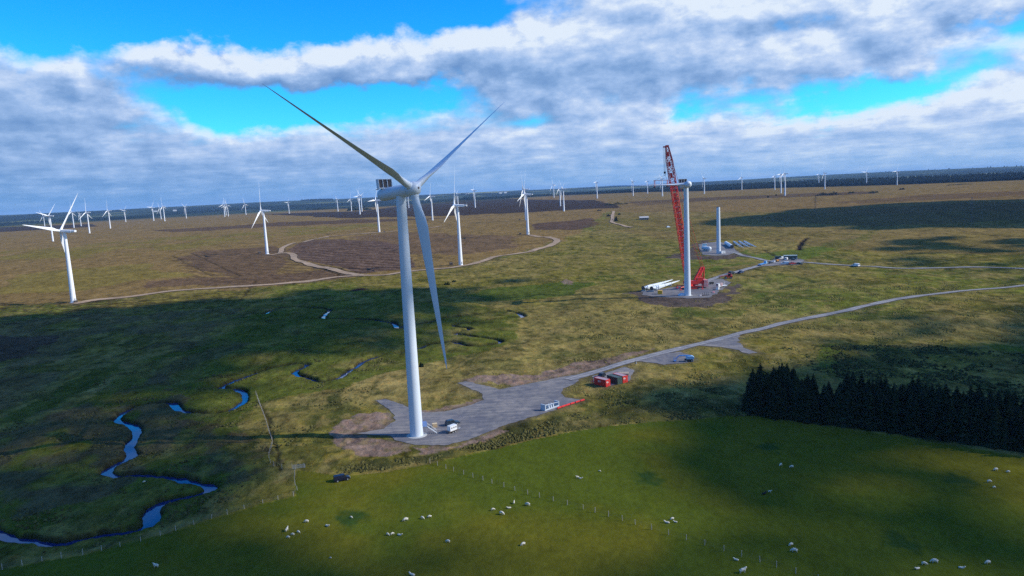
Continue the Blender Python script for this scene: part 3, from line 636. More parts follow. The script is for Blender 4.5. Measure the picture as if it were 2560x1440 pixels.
# door, landing and stair at its foot
fd = Vector(G(1092, 1083))-P0; fd.z = 0; fdn = fd.normalized(); sd_ = Vector((-fdn.y, fdn.x, 0))
FM = Matrix(((fdn.x, sd_.x, 0, 0), (fdn.y, sd_.y, 0, 0), (0, 0, 1, 0), (0, 0, 0, 1)))
MB().box((2.03, 0, 3.9), (.12, .95, 2.2), FM).build('door', paint('door_blue', (.12, .2, .42)), T0)
st = thing('entry_stair', P0, 'grey steel entry stair with blue landing box leaning on the foreground turbine tower', 'stair'); st.matrix_world = Matrix.Translation(P0) @ FM
MB().box((2.75, 0, 2.68), (1.3, 1.4, .1)).build('landing', STEEL, st)
for s in (-1, 1): MB().box((2.75, .66*s, 3.5), (1.2, .06, 1.3)).build('landing_screen', paint('screen_blue', (.2, .32, .6)), st)
xe = fd.length; 
for s in (-1, 1):
    MB().rod((3.4, .5*s, 2.65), (xe, .5*s, .12), .09, n=6).build('stringer', STEEL, st)
    q = MB(); q.rod((3.4, .5*s, 3.65), (xe, .5*s, 1.1), .04, n=6); 
    for tt in np.linspace(0, 1, 5): x = 3.4+(xe-3.4)*tt; z = 2.65+(.12-2.65)*tt; q.rod((x, .5*s, z), (x, .5*s, z+1), .03, n=6)
    q.build('handrail', STEEL, st)
for i in range(11):
    tt = (i+.5)/11; x = 3.4+(xe-3.4)*tt; z = 2.65+(.12-2.65)*tt; MB().box((x, 0, z), (.26, .96, .04)).build('step', STEEL, st)
for s in (-1, 1): MB().rod((3.2, .6*s, 0.05), (3.2, .6*s, 2.65), .05, n=6).build('leg', STEEL, st)
# --- the older wind farm
BL_OLD = blade_mesh('blade', 40.0, .95, 3.0, WHITE2)
tw_me = MB().lathe([(z, 2.15-.95*z/58.6) for z in np.linspace(-.6, 58.6, 7)], 32).mesh('tower', WHITE2)
fd_me = MB().lathe([(-.7, 3.3), (.1, 3.3), (.18, 3.1)], 32).mesh('foundation', GREYC)
nb = MB(); nb.prism([(-1.3, -1.1), (1.3, -1.1), (1.5, -.6), (1.5, .9), (1.2, 1.3), (-1.2, 1.3), (-1.5, .9), (-1.5, -.6)], -6.5, 2.4); nb.prism([(-1.2, -.3), (1.2, -.3), (1.4, .2), (1.3, 1.2), (-1.3, 1.2), (-1.4, .2)], -9.6, -6.5)
nac_me = nb.mesh('nacelle', WHITE2, False)
spn_me = MB().lathe([(-1.2, 1.45), (-.4, 1.6), (.6, 1.45), (1.4, .95), (1.9, .3)], 20).mesh('spinner', WHITE2)
mst_me = MB().rod((0, -9.0, 1.5), (0, -9.0, 3.3), .07, n=5).rod((-.7, -9.0, 3.0), (.7, -9.0, 3.0), .06, n=5).mesh('wind_sensor_mast', STEEL)
dr_me = MB().box((0, 0, 1.9), (1.0, .12, 2.1)).mesh('door', mat('old_door', (.3, .32, .34)))
OLD = [  # base, hub, visible blade tips, label
 ((184, 756), (154, 578), [(51, 564), (189, 479), (176, 690)], 'nearest old white turbine, far left of the moor, one blade pointing level to the left'),
 ((132.5, 603), (122, 540), [(88, 532), (141, 511)], 'old white turbine just behind the upper blade of the nearest left one'),
 ((112, 566), (106, 540), [(97, 520), (98, 559)], 'farthest left small white turbine, beside a bigger one whose blade crosses it'),
 ((185, 569), (179, 530), [(190, 540), (176, 505)], 'white turbine partly hidden behind the upright blade of the nearest left turbine'),
 ((203, 565), (198, 535), [(193, 526), (194, 553)], 'tiny grey turbine standing left of the one with three spread blades'),
 ((224, 583), (214.5, 531), [(212.5, 497), (197, 550), (230, 548)], 'white turbine with three evenly spread blades, right of the nearest left turbine'),
 ((276, 571), (268, 527), [(267, 498), (254, 542), (280, 541)], 'white turbine with three evenly spread blades where a faint track ends'),
 ((314.5, 555), (312, 527), [(298, 523), (315, 514), (312, 545)], 'lone small turbine between the three-bladed pair and the distant pair'),
 ((384.5, 552), (380, 519), [(364, 517), (383, 503)], 'small turbine left of an overlapping pair, blade pointing left'),
 ((403, 548), (400, 521), [(394, 507), (392, 536)], 'farther turbine of the overlapping pair above the brown heath'),
 ((412, 553), (406, 516), [(402, 492), (393, 536), (414, 521)], 'nearer and taller turbine of the overlapping pair above the brown heath'),
 ((466, 546), (462.5, 518), [(453, 508), (467, 511), (461, 535)], 'lone small turbine with two blades raised in a V'),
 ((562, 542), (557, 512), [(557.5, 492), (544, 519)], 'leftmost turbine of a tight cluster of three by the far forest'),
 ((565.5, 538), (564, 514), [(563, 495)], 'middle turbine of a tight cluster of three by the far forest'),
 ((571, 541), (568, 514), [(578, 515)], 'rightmost turbine of a tight cluster of three by the far forest'),
 ((615, 537), (612, 511), [(606, 494), (603, 524), (621, 512)], 'small turbine just left of the tall one at the track bend'),
 ((668, 635), (653.5, 527), [(645, 450), (627, 573)], 'tall white turbine at the bend of the sandy track, one blade straight up'),
 ((723, 534), (720, 507), [(723, 492)], 'faint grey turbine before the dark far forest, right of the track-bend turbine'),
 ((845, 529), (842, 498), [(839, 489), (834, 513)], 'left turbine of a small pair on the dark far moor'),
 ((879, 528), (876, 499), [(875, 488), (867, 507)], 'right turbine of a small pair on the dark far moor'),
 ((900, 536), (897, 491), [(896, 464), (883, 493)], 'taller front turbine of the pair by the round dark copse'),
 ((905, 529), (903, 490), [(890, 474), (910, 483)], 'shorter rear turbine of the pair by the round dark copse'),
 ((948, 580), (940, 501), [(941, 453), (917, 504), (941, 549)], 'white turbine beside the upper track, just left of the foreground tower'),
 ((1022, 520), (1020, 489), [(1019, 476)], 'tiny turbine showing between the foreground tower and its hanging blade'),
 ((1081.5, 551), (1075, 491), [(1074, 451), (1060, 502)], 'white turbine right of the foreground hub, one blade straight up'),
 ((1152, 663), (1137, 514), [(1133, 410), (1105, 561), (1140, 577)], 'large white turbine right of the hanging blade, brown kiosk at its left'),
 ((1146, 530), (1143, 485), [(1140, 466)], 'grey turbine hidden behind the large one with the brown kiosk'),
 ((1188, 519), (1186, 476), [(1185, 452)], 'small grey turbine standing alone before the wooded hill'),
 ((1320, 586), (1310, 486), [(1309.5, 418), (1307, 533)], 'white turbine seen edge-on where the sandy track loops round'),
 ((1315, 550), (1307, 473), [(1297, 484), (1306, 443), (1323, 471)], 'turbine directly behind the edge-on one at the track loop'),
 ((1385, 494), (1384, 462), [(1378, 441), (1374, 480)], 'leftmost of three turbines close together in the middle distance'),
 ((1401, 515), (1397, 472), [(1395, 450), (1392, 487)], 'middle of three turbines close together in the middle distance'),
 ((1410, 528), (1407, 472), [(1404, 458)], 'rightmost and nearest of three turbines close together in the middle distance'),
 ((1493, 496), (1490, 456), [(1487, 451), (1485, 462)], 'small turbine alone between the group of three and the hanging blade tip'),
 ((1583, 490), (1581, 454), [(1579, 445)], 'small turbine below the thin tip of the lifted blade'),
 ((1619, 484), (1618, 453), [(1611, 460), (1617, 444)], 'small turbine behind the middle of the lifted blade'),
 ((1656, 491), (1654, 447), [(1652, 435), (1649, 478)], 'turbine behind the red lifting yoke left of the crane boom'),
 ((1761, 485), (1759, 446), [(1757, 433), (1754, 472)], 'turbine just right of the unfinished nacelle'),
 ((1854.6, 475), (1853.5, 444), [(1853, 424), (1843, 450)], 'white turbine with a blade straight up, alone right of the crane'),
 ((1937, 475), (1934, 440), [(1934, 425), (1932, 446)], 'leftmost of three overlapping far turbines on the right'),
 ((1952.6, 483), (1949, 436), [(1947, 426), (1945, 447)], 'middle of three overlapping far turbines on the right'),
 ((1962.5, 489), (1957, 434), [(1956.5, 405), (1953, 447)], 'nearest of three overlapping far turbines on the right, thin blade high up'),
 ((2047, 466), (2045, 437), [(2041, 436)], 'left and smaller turbine of the far right pair above a copse'),
 ((2062, 473), (2059, 433), [(2059, 421), (2058, 441)], 'right and taller turbine of the far right pair above a copse'),
 ((2166, 464), (2165, 431), [(2152, 429)], 'second turbine from the right edge, before the blue forest'),
 ((2242.7, 463), (2241.5, 428.5), [(2229, 430)], 'rightmost turbine, before the blue forest')]
def projv(P):
    q = P-CP; k = q@cF; return np.stack([1280+FPX*(q@cR)/k, 720-FPX*(q@cU)/k], -1)
for (bp_, hp_, tips, lab) in OLD:
    P = Vector(G(*bp_)); hgt = 60.0
    for _ in range(4):
        pv_ = proj((P.x, P.y, P.z+hgt)); hgt = hgt*(bp_[1]-hp_[1])/max(5, (proj(P)[1]-pv_[1]))
    s = hgt/60.0; tips = np.array(tips, float); best = None; losang = math.atan2(-P.x, P.y)   # yaw whose axis faces the camera
    off = 3.6*s; Lr = 41*s
    for dy in np.radians(np.arange(-150, -98, 6)):
        yaw = losang+dy; axv, ea, eb = (np.array(q) for q in axis_frame(yaw, .08)); hcn = np.array([P.x, P.y, P.z+hgt])+axv*off
        for az_ in np.radians(np.arange(0, 120, 4)):
            aa = az_+np.arange(3)*2*math.pi/3; dirs = np.outer(np.sin(aa), ea)+np.outer(np.cos(aa), eb)
            tp = projv(hcn+Lr*(dirs+.03*axv)); e_ = np.hypot(*(tips[:, None, :]-tp[None]).transpose(2, 0, 1)).min(1); sc_ = (e_**2).sum()+3*abs(dy+math.radians(122))
            if best is None or sc_ < best[0]: best = (sc_, yaw, az_)
    _, yaw, az_ = best
    root = thing('wind_turbine', P, lab, 'wind turbine', 0, 'older white turbines spread over the moor'); root.scale = (s, s, s)
    obj('tower', tw_me, root)
    ax, e1, e2 = axis_frame(yaw, .08); top = Vector((0, 0, 60.0)); hc = top+ax*3.6
    NM = Matrix(((e1[0], ax[0], e2[0], top[0]), (e1[1], ax[1], e2[1], top[1]), (e1[2], ax[2], e2[2], top[2]), (0, 0, 0, 1)))
    obj('nacelle', nac_me, root, mx=NM); obj('spinner', spn_me, root, mx=frame_mx(e1, ax, hc))
    blades(root, BL_OLD, ax, e1, e2, hc, az_, .03, math.radians(8), r0_=1.0)
    if P.y < 1300: obj('foundation', fd_me, root); obj('door', dr_me, root, mx=Matrix.Rotation(losang+.6, 4, 'Z') @ Matrix.Translation((0, -2.13, .6))); obj('wind_sensor_mast', mst_me, root, mx=NM)
# --- transformer kiosks
def kiosk(px, lab, c=(.10, .065, .045), s=1.0):
    P = Vector(G(*px)); o = thing('transformer_kiosk', P, lab, 'kiosk', -P.x/P.y+.2, 'transformer kiosks beside the old turbines')
    MB().box((0, 0, 1.15*s), (3.2*s, 2.4*s, 2.5*s)).build('cabinet', paint('kiosk_brown', c, .7), o, False)
    MB().box((0, 0, 2.46*s), (3.5*s, 2.7*s, .14*s), None, .9).build('roof', paint('kiosk_roof', (.16, .13, .1), .7), o, False)
    for x in (-.72, .72): MB().box((x*s, -1.23*s, 1.1*s), (1.3*s, .08*s, 2.0*s)).build('door', paint('kiosk_door', (.055, .045, .04), .7), o, False)
kiosk((649, 634), 'brown kiosk left of the turbine at the track bend', s=1.3); kiosk((1128, 662), 'brown kiosk left of the large turbine beyond the hanging blade')
kiosk((961, 580), 'small kiosk right of the turbine on the upper track'); kiosk((1069, 551), 'tiny kiosk left of the turbine right of the foreground hub')
kiosk((1301, 586), 'pale kiosk left of the edge-on turbine at the track loop', (.2, .17, .13)); kiosk((190, 757), 'dark kiosk against the foot of the nearest left turbine', (.03, .03, .03), .8); kiosk((1299, 550), 'dark kiosk on the far track above the track loop')
# --- turbine under construction
P1 = Vector(G(1719, 739)); H1 = 74.0
for _ in range(4): H1 *= (739-461)/(proj(P1)[1]-proj((P1.x, P1.y, P1.z+H1))[1])
T1 = thing('wind_turbine', P1, 'unfinished pale turbine beside the red crane, tower and nacelle with its first blade being lifted', 'wind turbine')
big_tower(T1, H1, 2.15, 1.5)
yaw1 = math.radians(4)
ax, e1, e2, hc1 = big_nacelle(T1, H1, yaw1, math.radians(5), 4.6)
hcw = P1+hc1
tipP = CP+(cF+(1528-1280)/FPX*cR+(720-464)/FPX*cU)*((hcw.y-4)/cF[1]*.0+(hcw.y+18)/(cF[1]+(720-464)/FPX*cU[1]+(1528-1280)/FPX*cR[1]))
bd_ = (Vector(tipP)-hcw).normalized()
BMX = frame_mx(Vector((-.2, 1, .22)), bd_, hcw+bd_*1.3)
lb_ = obj('rotor_blade', BL_BIG, None, 'long thin blade held level by the crane at the unfinished hub', 'rotor blade'); lb_.matrix_world = BMX
# yoke gripping the blade
YM = paint('yoke_orange', (.62, .10, .03)); bc = hcw+bd_*17.5
hor = Vector((bd_.x, bd_.y, 0)).normalized(); sid = Vector((-hor.y, hor.x, 0))
yk = thing('lifting_yoke', bc, 'orange and black frame clamped round the level blade under the crane hook', 'lifting yoke'); yk.rotation_euler = (0, 0, math.atan2(hor.y, hor.x))
for z in (2.9,):
    for s in (-1, 1): MB().rod((-4.6, 1.6*s, z), (4.6, 1.6*s, z), .16, n=6).build('beam', YM, yk)
for x in (-4.2, 4.2):
    q = MB()
    q.rod((x, -1.7, 2.9), (x, -1.7, -1.3), .16, n=6); q.rod((x, 1.7, 2.9), (x, 1.7, -1.3), .16, n=6); q.rod((x, -1.7, 2.9), (x, 1.7, 2.9), .16, n=6); q.rod((x, -1.7, -1.3), (x, 1.7, -1.3), .2, n=6)
    q.build('clamp_frame', YM, yk); MB().box((x, 0, -1.45), (1.3, 3.2, .5)).build('pad', BLACK, yk)
# --- crane
P2 = Vector(G(1724, 722)); 
def from_px(u, v, ydist):
    d = cF+(u-1280)/FPX*cR+(720-v)/FPX*cU; t_ = ydist/d[1]; return Vector(CP+d*t_)
ytop = P2.y-2
CT = from_px(1668, 368, ytop); foot = from_px(1722, 708, P2.y)-Vector((0, 0, 0))
CR = thing('crawler_crane', P2, 'tall red lattice boom crane with masts and stacked counterweights behind the unfinished tower', 'crane')
L_ = lambda v: Vector(v)-P2
bo, to = L_(foot), L_(CT); bdv = (to-bo).normalized(); Lb = (to-bo).length; view = Vector((0, 1, 0)); bx = bdv.cross(view).normalized(); by = bx.cross(bdv).normalized()
def lattice(a, b, w0, w1, w2, bay, rc, rl, n=5, X=bx, Y=by):
    D = (b-a); L0 = D.length; D = D.normalized(); chords = MB(); lace = MB(); k = int(L0/bay); pr = None
    for i in range(k+1):
        t_ = i/k; w_ = w1 if .1 < t_ < .9 else (w0+(w1-w0)*t_/.1 if t_ <= .1 else w1+(w2-w1)*(t_-.9)/.1)
        c = a+D*(L0*t_); q = [c+X*(w_/2*sx_)+Y*(w_/2*sy_) for sx_, sy_ in ((-1, -1), (1, -1), (1, 1), (-1, 1))]
        if pr:
            for j in range(4):
                chords.rod(pr[j], q[j], rc, n=n, cap=False)
                if i % 2: lace.rod(pr[j], q[(j+1) % 4], rl, n=4, cap=False)
                else: lace.rod(pr[(j+1) % 4], q[j], rl, n=4, cap=False)
        for j in range(4): lace.rod(q[j], q[(j+1) % 4], rl, n=4, cap=False)
        pr = q
    return chords, lace
ch_, lc_ = lattice(bo, to, 1.8, 3.9, 1.8, 3.0, .27, .14)
bm_ = ch_.build('boom', RED, CR); lc_.build('boom_lacing', RED, bm_)
RM = Matrix(((bx[0], by[0], bdv[0]), (bx[1], by[1], bdv[1]), (bx[2], by[2], bdv[2]))).to_4x4()
MB().box((.35, -1.4, 0), (1.9, .08, Lb*.62), Matrix.Translation(bo+bdv*(Lb*.36)) @ RM).build('boom_walkway', RED, bm_)
for t_ in np.linspace(.05, .70, 16):   # walkway plates seen as pale bands
    c = bo+bdv*(Lb*t_)-by*1.85; q = MB(); q.box((0, 0, 0), (2.9, .06, .35), Matrix.Translation(c) @ Matrix(((bx[0], by[0], bdv[0]), (bx[1], by[1], bdv[1]), (bx[2], by[2], bdv[2]))).to_4x4()); q.build('rung_plate', paint('pale_plate', (.6, .45, .42)), bm_)
for t_ in (.80, .88, .95, .62, .70): c = bo+bdv*(Lb*t_)+bx*.6-by*1.7; MB().box((0, 0, 0), (1.7, .1, 3.2), Matrix.Translation(c) @ Matrix(((bx[0], by[0], bdv[0]), (bx[1], by[1], bdv[1]), (bx[2], by[2], bdv[2]))).to_4x4()).build('boom_panel', RED, bm_)
MB().box((0, 0, 0), (2.2, 1.6, 1.6), Matrix.Translation(to+bdv*.6)).box((-1.6, 0, -.3), (2.2, 1.0, .9), Matrix.Translation(to+bdv*.6)).build('boom_head', RED, CR)
# slanting inner boom, seen in front of the main one lower down
hookP = L_(from_px(1662, 433, ytop-1)); tp = to+Vector((-2.2, 0, 0))
for s in (-.5, -.17, .17, .5): MB().rod(tp+Vector((s*1.6, 0, 0)), hookP+Vector((s, 0, 1)), .06, n=4).build('hoist_rope', CABLE, CR)
hb = MB(); hb.box((0, 0, .4), (1.3, .7, 1.5), Matrix.Translation(hookP)); hb.build('hook_block', BLACK, CR)
hk = MB(); pts = [hookP+Vector((.45*math.cos(a), 0, -.9+.45*math.sin(a)-.2)) for a in np.linspace(1.6, -2.6, 9)]
for a, b2 in zip(pts[:-1], pts[1:]): hk.rod(a, b2, .14, n=6)
hk.build('hook', BLACK, CR)
for s in (-1, 1):
    MB().rod(hookP+Vector((0, 0, -1.4)), (bc-P2)+hor*4.2*s+Vector((0, 0, 3.0)), .07, n=4).build('sling', CABLE, CR)
# mast, back stay, machine
mt0 = L_(from_px(1733, 712, P2.y+3)); mt1 = L_(from_px(1756, 668, P2.y+12))
c1, l1 = lattice(mt0, mt1, 1.6, 2.6, 1.8, 2.2, .38, .2); mo = c1.build('mast', RED, CR); l1.build('mast_lacing', RED, mo)
mt2 = L_(from_px(1757, 700, P2.y+12))
for s in (-1.1, 1.1): MB().rod(mt1+Vector((s, 0, 0)), mt2+Vector((s*.6, 0, 0)), .55, .45, 8).build('back_stay', RED, CR)
MB().box((0, 0, 0), (3.4, 1.2, 2.4), Matrix.Translation(mt1+Vector((0, 0, -1.0)))).build('mast_head', RED, CR)
for s in (-1.0, 1.0): MB().rod(mt1+Vector((s, 0, 0)), to+Vector((s, 0, -1)), .11, n=5).build('pendant', RED, CR)
for s in (-.4, .4): MB().rod(mt1+Vector((s, 0, 0)), bo+bdv*(Lb*.55)+Vector((s, 0, 0)), .07, n=5).build('pendant', RED, CR)
mz = 3.0
bd2 = MB(); bd2.box((4.2, 2, mz+1.3), (13.5, 3.4, 2.4)); bd2.box((-1.5, 1, mz+3.0), (3.0, 2.6, 1.6)); bd2.box((8, 2.4, mz+3.4), (4.0, 3.2, 2.2)); bd2.build('machine_deck', RED, CR, False)
cbn = MB(); cbn.box((-4.0, -1.6, mz+2.0), (2.0, 1.7, 2.3), None, .85); cbn.build('cab', RED, CR, False); MB().box((-4.2, -2.48, mz+2.3), (1.5, .08, 1.2)).build('cab_window', GLASS, CR, False)
for k in range(5):
    q = MB(); q.box((11.4, 2.0, mz-1.6+k*1.02), (2.9, 6.5, .96)); q.build('counterweight', RED if k % 2 else paint('faded_red', (.6, .16, .13)), CR, False)
for x in (10.55, 11.4, 12.25): MB().box((x, -1.3, mz+.4), (.28, .1, 4.9)).build('counterweight_stripe', paint('white_stripe', (.75, .7, .68)), CR, False)
for s in (-1, 1):
    tr = MB(); pr = [(-5.2, .35), (-4.7, 0), (4.7, 0), (5.2, .35), (5.4, 1.0), (5.0, 1.6), (-5.0, 1.6), (-5.4, 1.0)]; tr.prism(pr, s*3.6-.75, s*3.6+.75); tr.build('track', BLACK, CR, False)
    MB().box((0, s*3.6, .85), (8.8, 1.7, .8)).build('track_frame', RED, CR, False)
MB().box((0, 0, 1.7), (4.0, 7.4, 1.4)).lathe([(2.3, 2.2), (3.1, 2.2)], 20).build('undercarriage', RED, CR)
for (x, y) in ((-7.5, -5.5), (7.8, -5.2), (7.5, 6), (-7.5, 6)):
    q = MB(); q.rod((x*.25, y*.3, 1.9), (x, y, 2.1), .38, .3, 6); q.rod((x, y, 2.3), (x, y, .3), .25, n=8); q.box((x, y, .2), (1.8, 1.8, .35)); q.build('outrigger', RED, CR)
# --- bare tower further back
P3 = Vector(G(1796.5, 634)); h3 = 50.0
for _ in range(4): h3 *= (634-518)/(proj(P3)[1]-proj((P3.x, P3.y, P3.z+h3))[1])
T3 = thing('turbine_tower', P3, 'bare white tower stub without nacelle on the far gravel pad', 'tower')
MB().lathe([(z, 2.15-.42*z/h3) for z in np.linspace(0, h3, 7)], 36).build('tower', WHITE, T3)
MB().lathe([(-.4, 3.1), (.12, 3.1)], 36).build('foundation', GREYC, T3); MB().lathe([(h3, 1.6), (h3+.5, 1.5)], 24).build('top_cover', DARKG, T3)
# --- blades and parts laid out on the ground
def laid_blade(root_px, tip_px, lab, cradle=True, L=None, grp=None):
    a = Vector(G(*root_px)); b_ = Vector(G(*tip_px)); d = (b_-a); s = d.length/53.6
    o = thing('rotor_blade', a, lab, 'rotor blade', math.atan2(d.y, d.x), grp)
    me = BL_BIG; k = min(1.15, max(.7, s))
    w_ = obj('shell', me, o, mx=Matrix.Translation((0, 0, 2.6)) @ frame_mx((0, .35, 1), Vector((1, 0, -.02)), (0, 0, 0)) @ Matrix.Diagonal((.72, 1.15, s, 1)))
    MB().rod((-.06, 0, 2.6), (.25, 0, 2.6), 1.36, n=24).build('root_cap', DARKG, o)
    for x in (.8, d.length*.62):
        q = MB(); q.box((x, 0, .5), (.5, 3.0, 1.0)); q.box((x, -1.3, 1.6), (.3, .2, 2.2)); q.box((x, 1.3, 1.6), (.3, .2, 2.2)); q.build('cradle', STEEL, o)
laid_blade((1608, 729), (1683, 706), 'white blade lying on cradles left of the crane, the farther of two', grp='rotor blades laid on the ground')
laid_blade((1629, 730), (1700, 708), 'white blade lying on cradles left of the crane, the nearer of two', grp='rotor blades laid on the ground')
laid_blade((1835, 610), (1860, 622), 'first white blade from the left at the far pad, next to the tower section', grp='rotor blades laid on the ground')
laid_blade((1848, 609), (1877, 621), 'second white blade from the left at the far pad', grp='rotor blades laid on the ground')
laid_blade((1861, 609), (1892, 620), 'third white blade from the left at the far pad, farthest right', grp='rotor blades laid on the ground')
a, b_ = Vector(G(1830, 622)), Vector(G(1817, 613)); d = b_-a
o = thing('tower_section', a, 'bluish white tower section lying on its side at the far pad', 'tower section', math.atan2(d.y, d.x))
q = MB(); q.rod((0, 0, 2.3), (d.length+8, 0, 2.3), 2.0, n=28, cap=False); q.rod((.3, 0, 2.3), (.4, 0, 2.3), 1.95, n=28); q.build('tube', WHITE, o); MB().rod((-.1, 0, 2.3), (.15, 0, 2.3), 1.8, n=24).build('end_cover', DARKG, o)
for x in (1.5, d.length+6): MB().box((x, 0, .3), (.5, 3.6, .7)).build('saddle', STEEL, o)
P = Vector(G(1768, 628)); o = thing('nacelle_unit', P, 'white nacelle with its hub and radiator waiting on the far pad', 'nacelle', .3)
MB().lathe([(-6.5, 1.4), (-6, 1.9), (4, 2.0), (4.3, 1.8)], 28, Matrix.Translation((0, 2, 3.2)) @ Matrix.Rotation(math.radians(90), 4, 'X')).build('nacelle', WHITE, o)
MB().lathe([(-1.6, 1.9), (0, 2.3), (1.4, 1.9), (2.2, .8)], 28, Matrix.Translation((0, -4.0, 3.0)) @ Matrix.Rotation(math.radians(90), 4, 'X')).build('hub', WHITE, o)
q = MB(); q.box((0, 5, 7.9), (5.2, .9, .2)); q.box((0, 5, 5.1), (5.2, .9, .2)); q.box((-2.6, 5, 6.5), (.2, .9, 2.9)); q.box((2.6, 5, 6.5), (.2, .9, 2.9)); q.box((0, 5, 6.5), (.15, .8, 2.7)); q.build('radiator_frame', WHITE, o)
for x in (-1.3, 1.3): MB().box((x, 5, 6.5), (2.3, .3, 2.5)).build('radiator_panel', paint('blue_panel', (.1, .25, .4)), o)
MB().box((0, -4, .6), (3.6, 3.2, 1.1)).box((0, 3, .6), (3.6, 6, 1.1)).build('transport_frame', STEEL, o)
P = Vector(G(1705, 739)); o = thing('spinner_cover', P, 'white dome shaped spinner cover on the ground left of the unfinished tower', 'spinner cover', .2)
MB().lathe([(0, 2.0), (.5, 2.15), (1.2, 1.95), (1.8, 1.4), (2.2, .6), (2.25, .1)], 28, Matrix.Diagonal((1.35, 1, .8, 1))).build('shell', WHITE, o)
MB().box((0, 0, -.02), (5.0, 3.6, .22)).build('pallet', paint('pallet_wood', (.25, .18, .1), .8), o)
# ------------------------------------------------------------------ vehicles
def heading(p, q): a, b_ = G(*p), G(*q); return math.atan2(b_[1]-a[1], b_[0]-a[0])
WHEEL = None
def wheels(o, xs, w_, r_=.36, tw=.24):
    for x in xs:
        for s in (-1, 1):
            a = MB().rod((x, s*(w_-tw), r_), (x, s*w_, r_), r_, n=16).build('wheel', BLACK, o)
            MB().rod((x, s*(w_), r_), (x, s*(w_+.015), r_), r_*.55, n=12).build('rim', STEEL, a)
def car(px, to_px, kind, col, lab, grp=None, s=1.0, name=None, body_name='p'):
    P = Vector(G(*px)); rz = heading(px, to_px) if isinstance(to_px, tuple) else to_px
    pm = paint('paint_%s' % body_name, col, .3)
    nm = name or {'suv': 'suv', 'van': 'van', 'car': 'car', 'pickup': 'pickup_truck'}[kind]
    o = thing(nm, P, lab, {'suv': 'car', 'van': 'van', 'car': 'car', 'pickup': 'pickup truck'}[kind], rz, grp); o.scale = (s, s, s)
    if kind == 'suv': Ln, Wd, low, top, p1, p2, g1, g2 = 4.7, .95, 1.05, 1.8, (-2.2, .75), None, (-2.05, 1.0), None; lowp = [(-2.35, .4), (-2.3, 1.0), (-2.25, 1.08), (1.0, 1.1), (2.2, .98), (2.35, .8), (2.35, .4)]; cab = [(-2.2, 1.07), (-2.02, 1.74), (-1.7, 1.84), (.25, 1.80), (1.05, 1.09)]
    elif kind == 'van': Wd = .98; lowp = [(-2.6, .4), (-2.62, 1.1), (1.55, 1.15), (2.45, 1.0), (2.6, .75), (2.6, .4)]; cab = [(-2.62, 1.1), (-2.5, 1.95), (-2.3, 2.05), (.75, 2.03), (1.65, 1.14)]
    elif kind == 'car': Wd = .88; lowp = [(-2.1, .35), (-2.12, .85), (-1.9, .92), (1.0, .93), (1.95, .8), (2.12, .6), (2.12, .35)]; cab = [(-1.95, .91), (-1.35, 1.40), (.2, 1.42), (1.0, .92)]
    else: Wd = .93; lowp = [(-2.6, .5), (-2.6, 1.1), (.9, 1.12), (2.2, 1.05), (2.55, .85), (2.55, .45)]; cab = [(-.9, 1.1), (-.75, 1.75), (.35, 1.78), (1.15, 1.11)]
    b = MB(); b.prism(lowp, -Wd, Wd); cw = Wd-.03
    n = len(cab); zt_ = max(z for _, z in cab)
    def cx(z, k=.0): return cw-.13*(z-cab[0][1])/(zt_-cab[0][1]+1e-6)
    vs = [(x, -cx(z), z) for x, z in cab]+[(x, cx(z), z) for x, z in cab]
    fs = [(i, (i+1) % n, n+(i+1) % n, n+i) for i in range(n)]+[tuple(range(n-1, -1, -1)), tuple(range(n, 2*n))]
    b.add(vs, fs); b.build('body', pm, o, True)
    # side windows, windscreen, rear window: glass set 2 cm proud
    z0, z1 = cab[0][1]+.08, zt_-.14; xa = cab[0][0]; xb = cab[-1][0]
    xl = xa+.25; xr = xb-.35-.3
    for s_ in (-1, 1):
        if kind == 'van': rg = [(.35, 1.15)]
        else: w__ = (xr-xl); rg = [(xl, xl+w__*.47), (xl+w__*.53, xr+.1)] if kind != 'pickup' else [(xl, xr+.15)]
        for (q0, q1) in rg:
            g_ = MB(); yy0 = cx(z0)+.012; yy1 = cx(z1)+.012; vv = [(q0, s_*yy0, z0), (q1, s_*yy0, z0), (q1-.18, s_*yy1, z1), (q0+.06, s_*yy1, z1)]; vv += [(a_, y_-s_*.03, c_) for a_, y_, c_ in vv]
            g_.add(vv, [(0, 1, 2, 3), (7, 6, 5, 4), (0, 4, 5, 1), (1, 5, 6, 2), (2, 6, 7, 3), (3, 7, 4, 0)]); g_.build('side_window', GLASS, o, False)
    (ax_, az_), (bx_, bz_) = cab[-1], cab[-2]; dx = Vector((bx_-ax_, 0, bz_-az_)); nrm = Vector((dx.z, 0, -dx.x)).normalized()*.015
    if nrm.x < 0: nrm = -nrm
    p_a = Vector((ax_, 0, az_))+dx*.1+nrm; p_b = Vector((ax_, 0, az_))+dx*.9+nrm
    g_ = MB(); vv = [tuple(p_a+Vector((0, -cw+.1, 0))), tuple(p_a+Vector((0, cw-.1, 0))), tuple(p_b+Vector((0, cw-.22, 0))), tuple(p_b+Vector((0, -cw+.22, 0)))]; vv += [(x-.03, y, z-.02) for x, y, z in vv]
    g_.add(vv, [(0, 1, 2, 3), (7, 6, 5, 4), (0, 4, 5, 1), (1, 5, 6, 2), (2, 6, 7, 3), (3, 7, 4, 0)]); g_.build('windscreen', GLASS, o, False)
    if kind != 'pickup': MB().box((cab[1][0]-.09 if kind != 'van' else -2.6, 0, (z0+z1)/2), (.05, cw*1.45, (z1-z0)*.8)).build('rear_window', GLASS, o, False)
    else: MB().box((-1.75, 0, 1.14), (1.5, Wd*1.7, .06)).build('load_bed', BLACK, o, False)
    f_ = max(x for x, _ in lowp)
    for s_ in (-1, 1): MB().box((f_-.03, s_*(Wd-.25), .78), (.1, .36, .18)).build('headlight', CREAM, o, False)
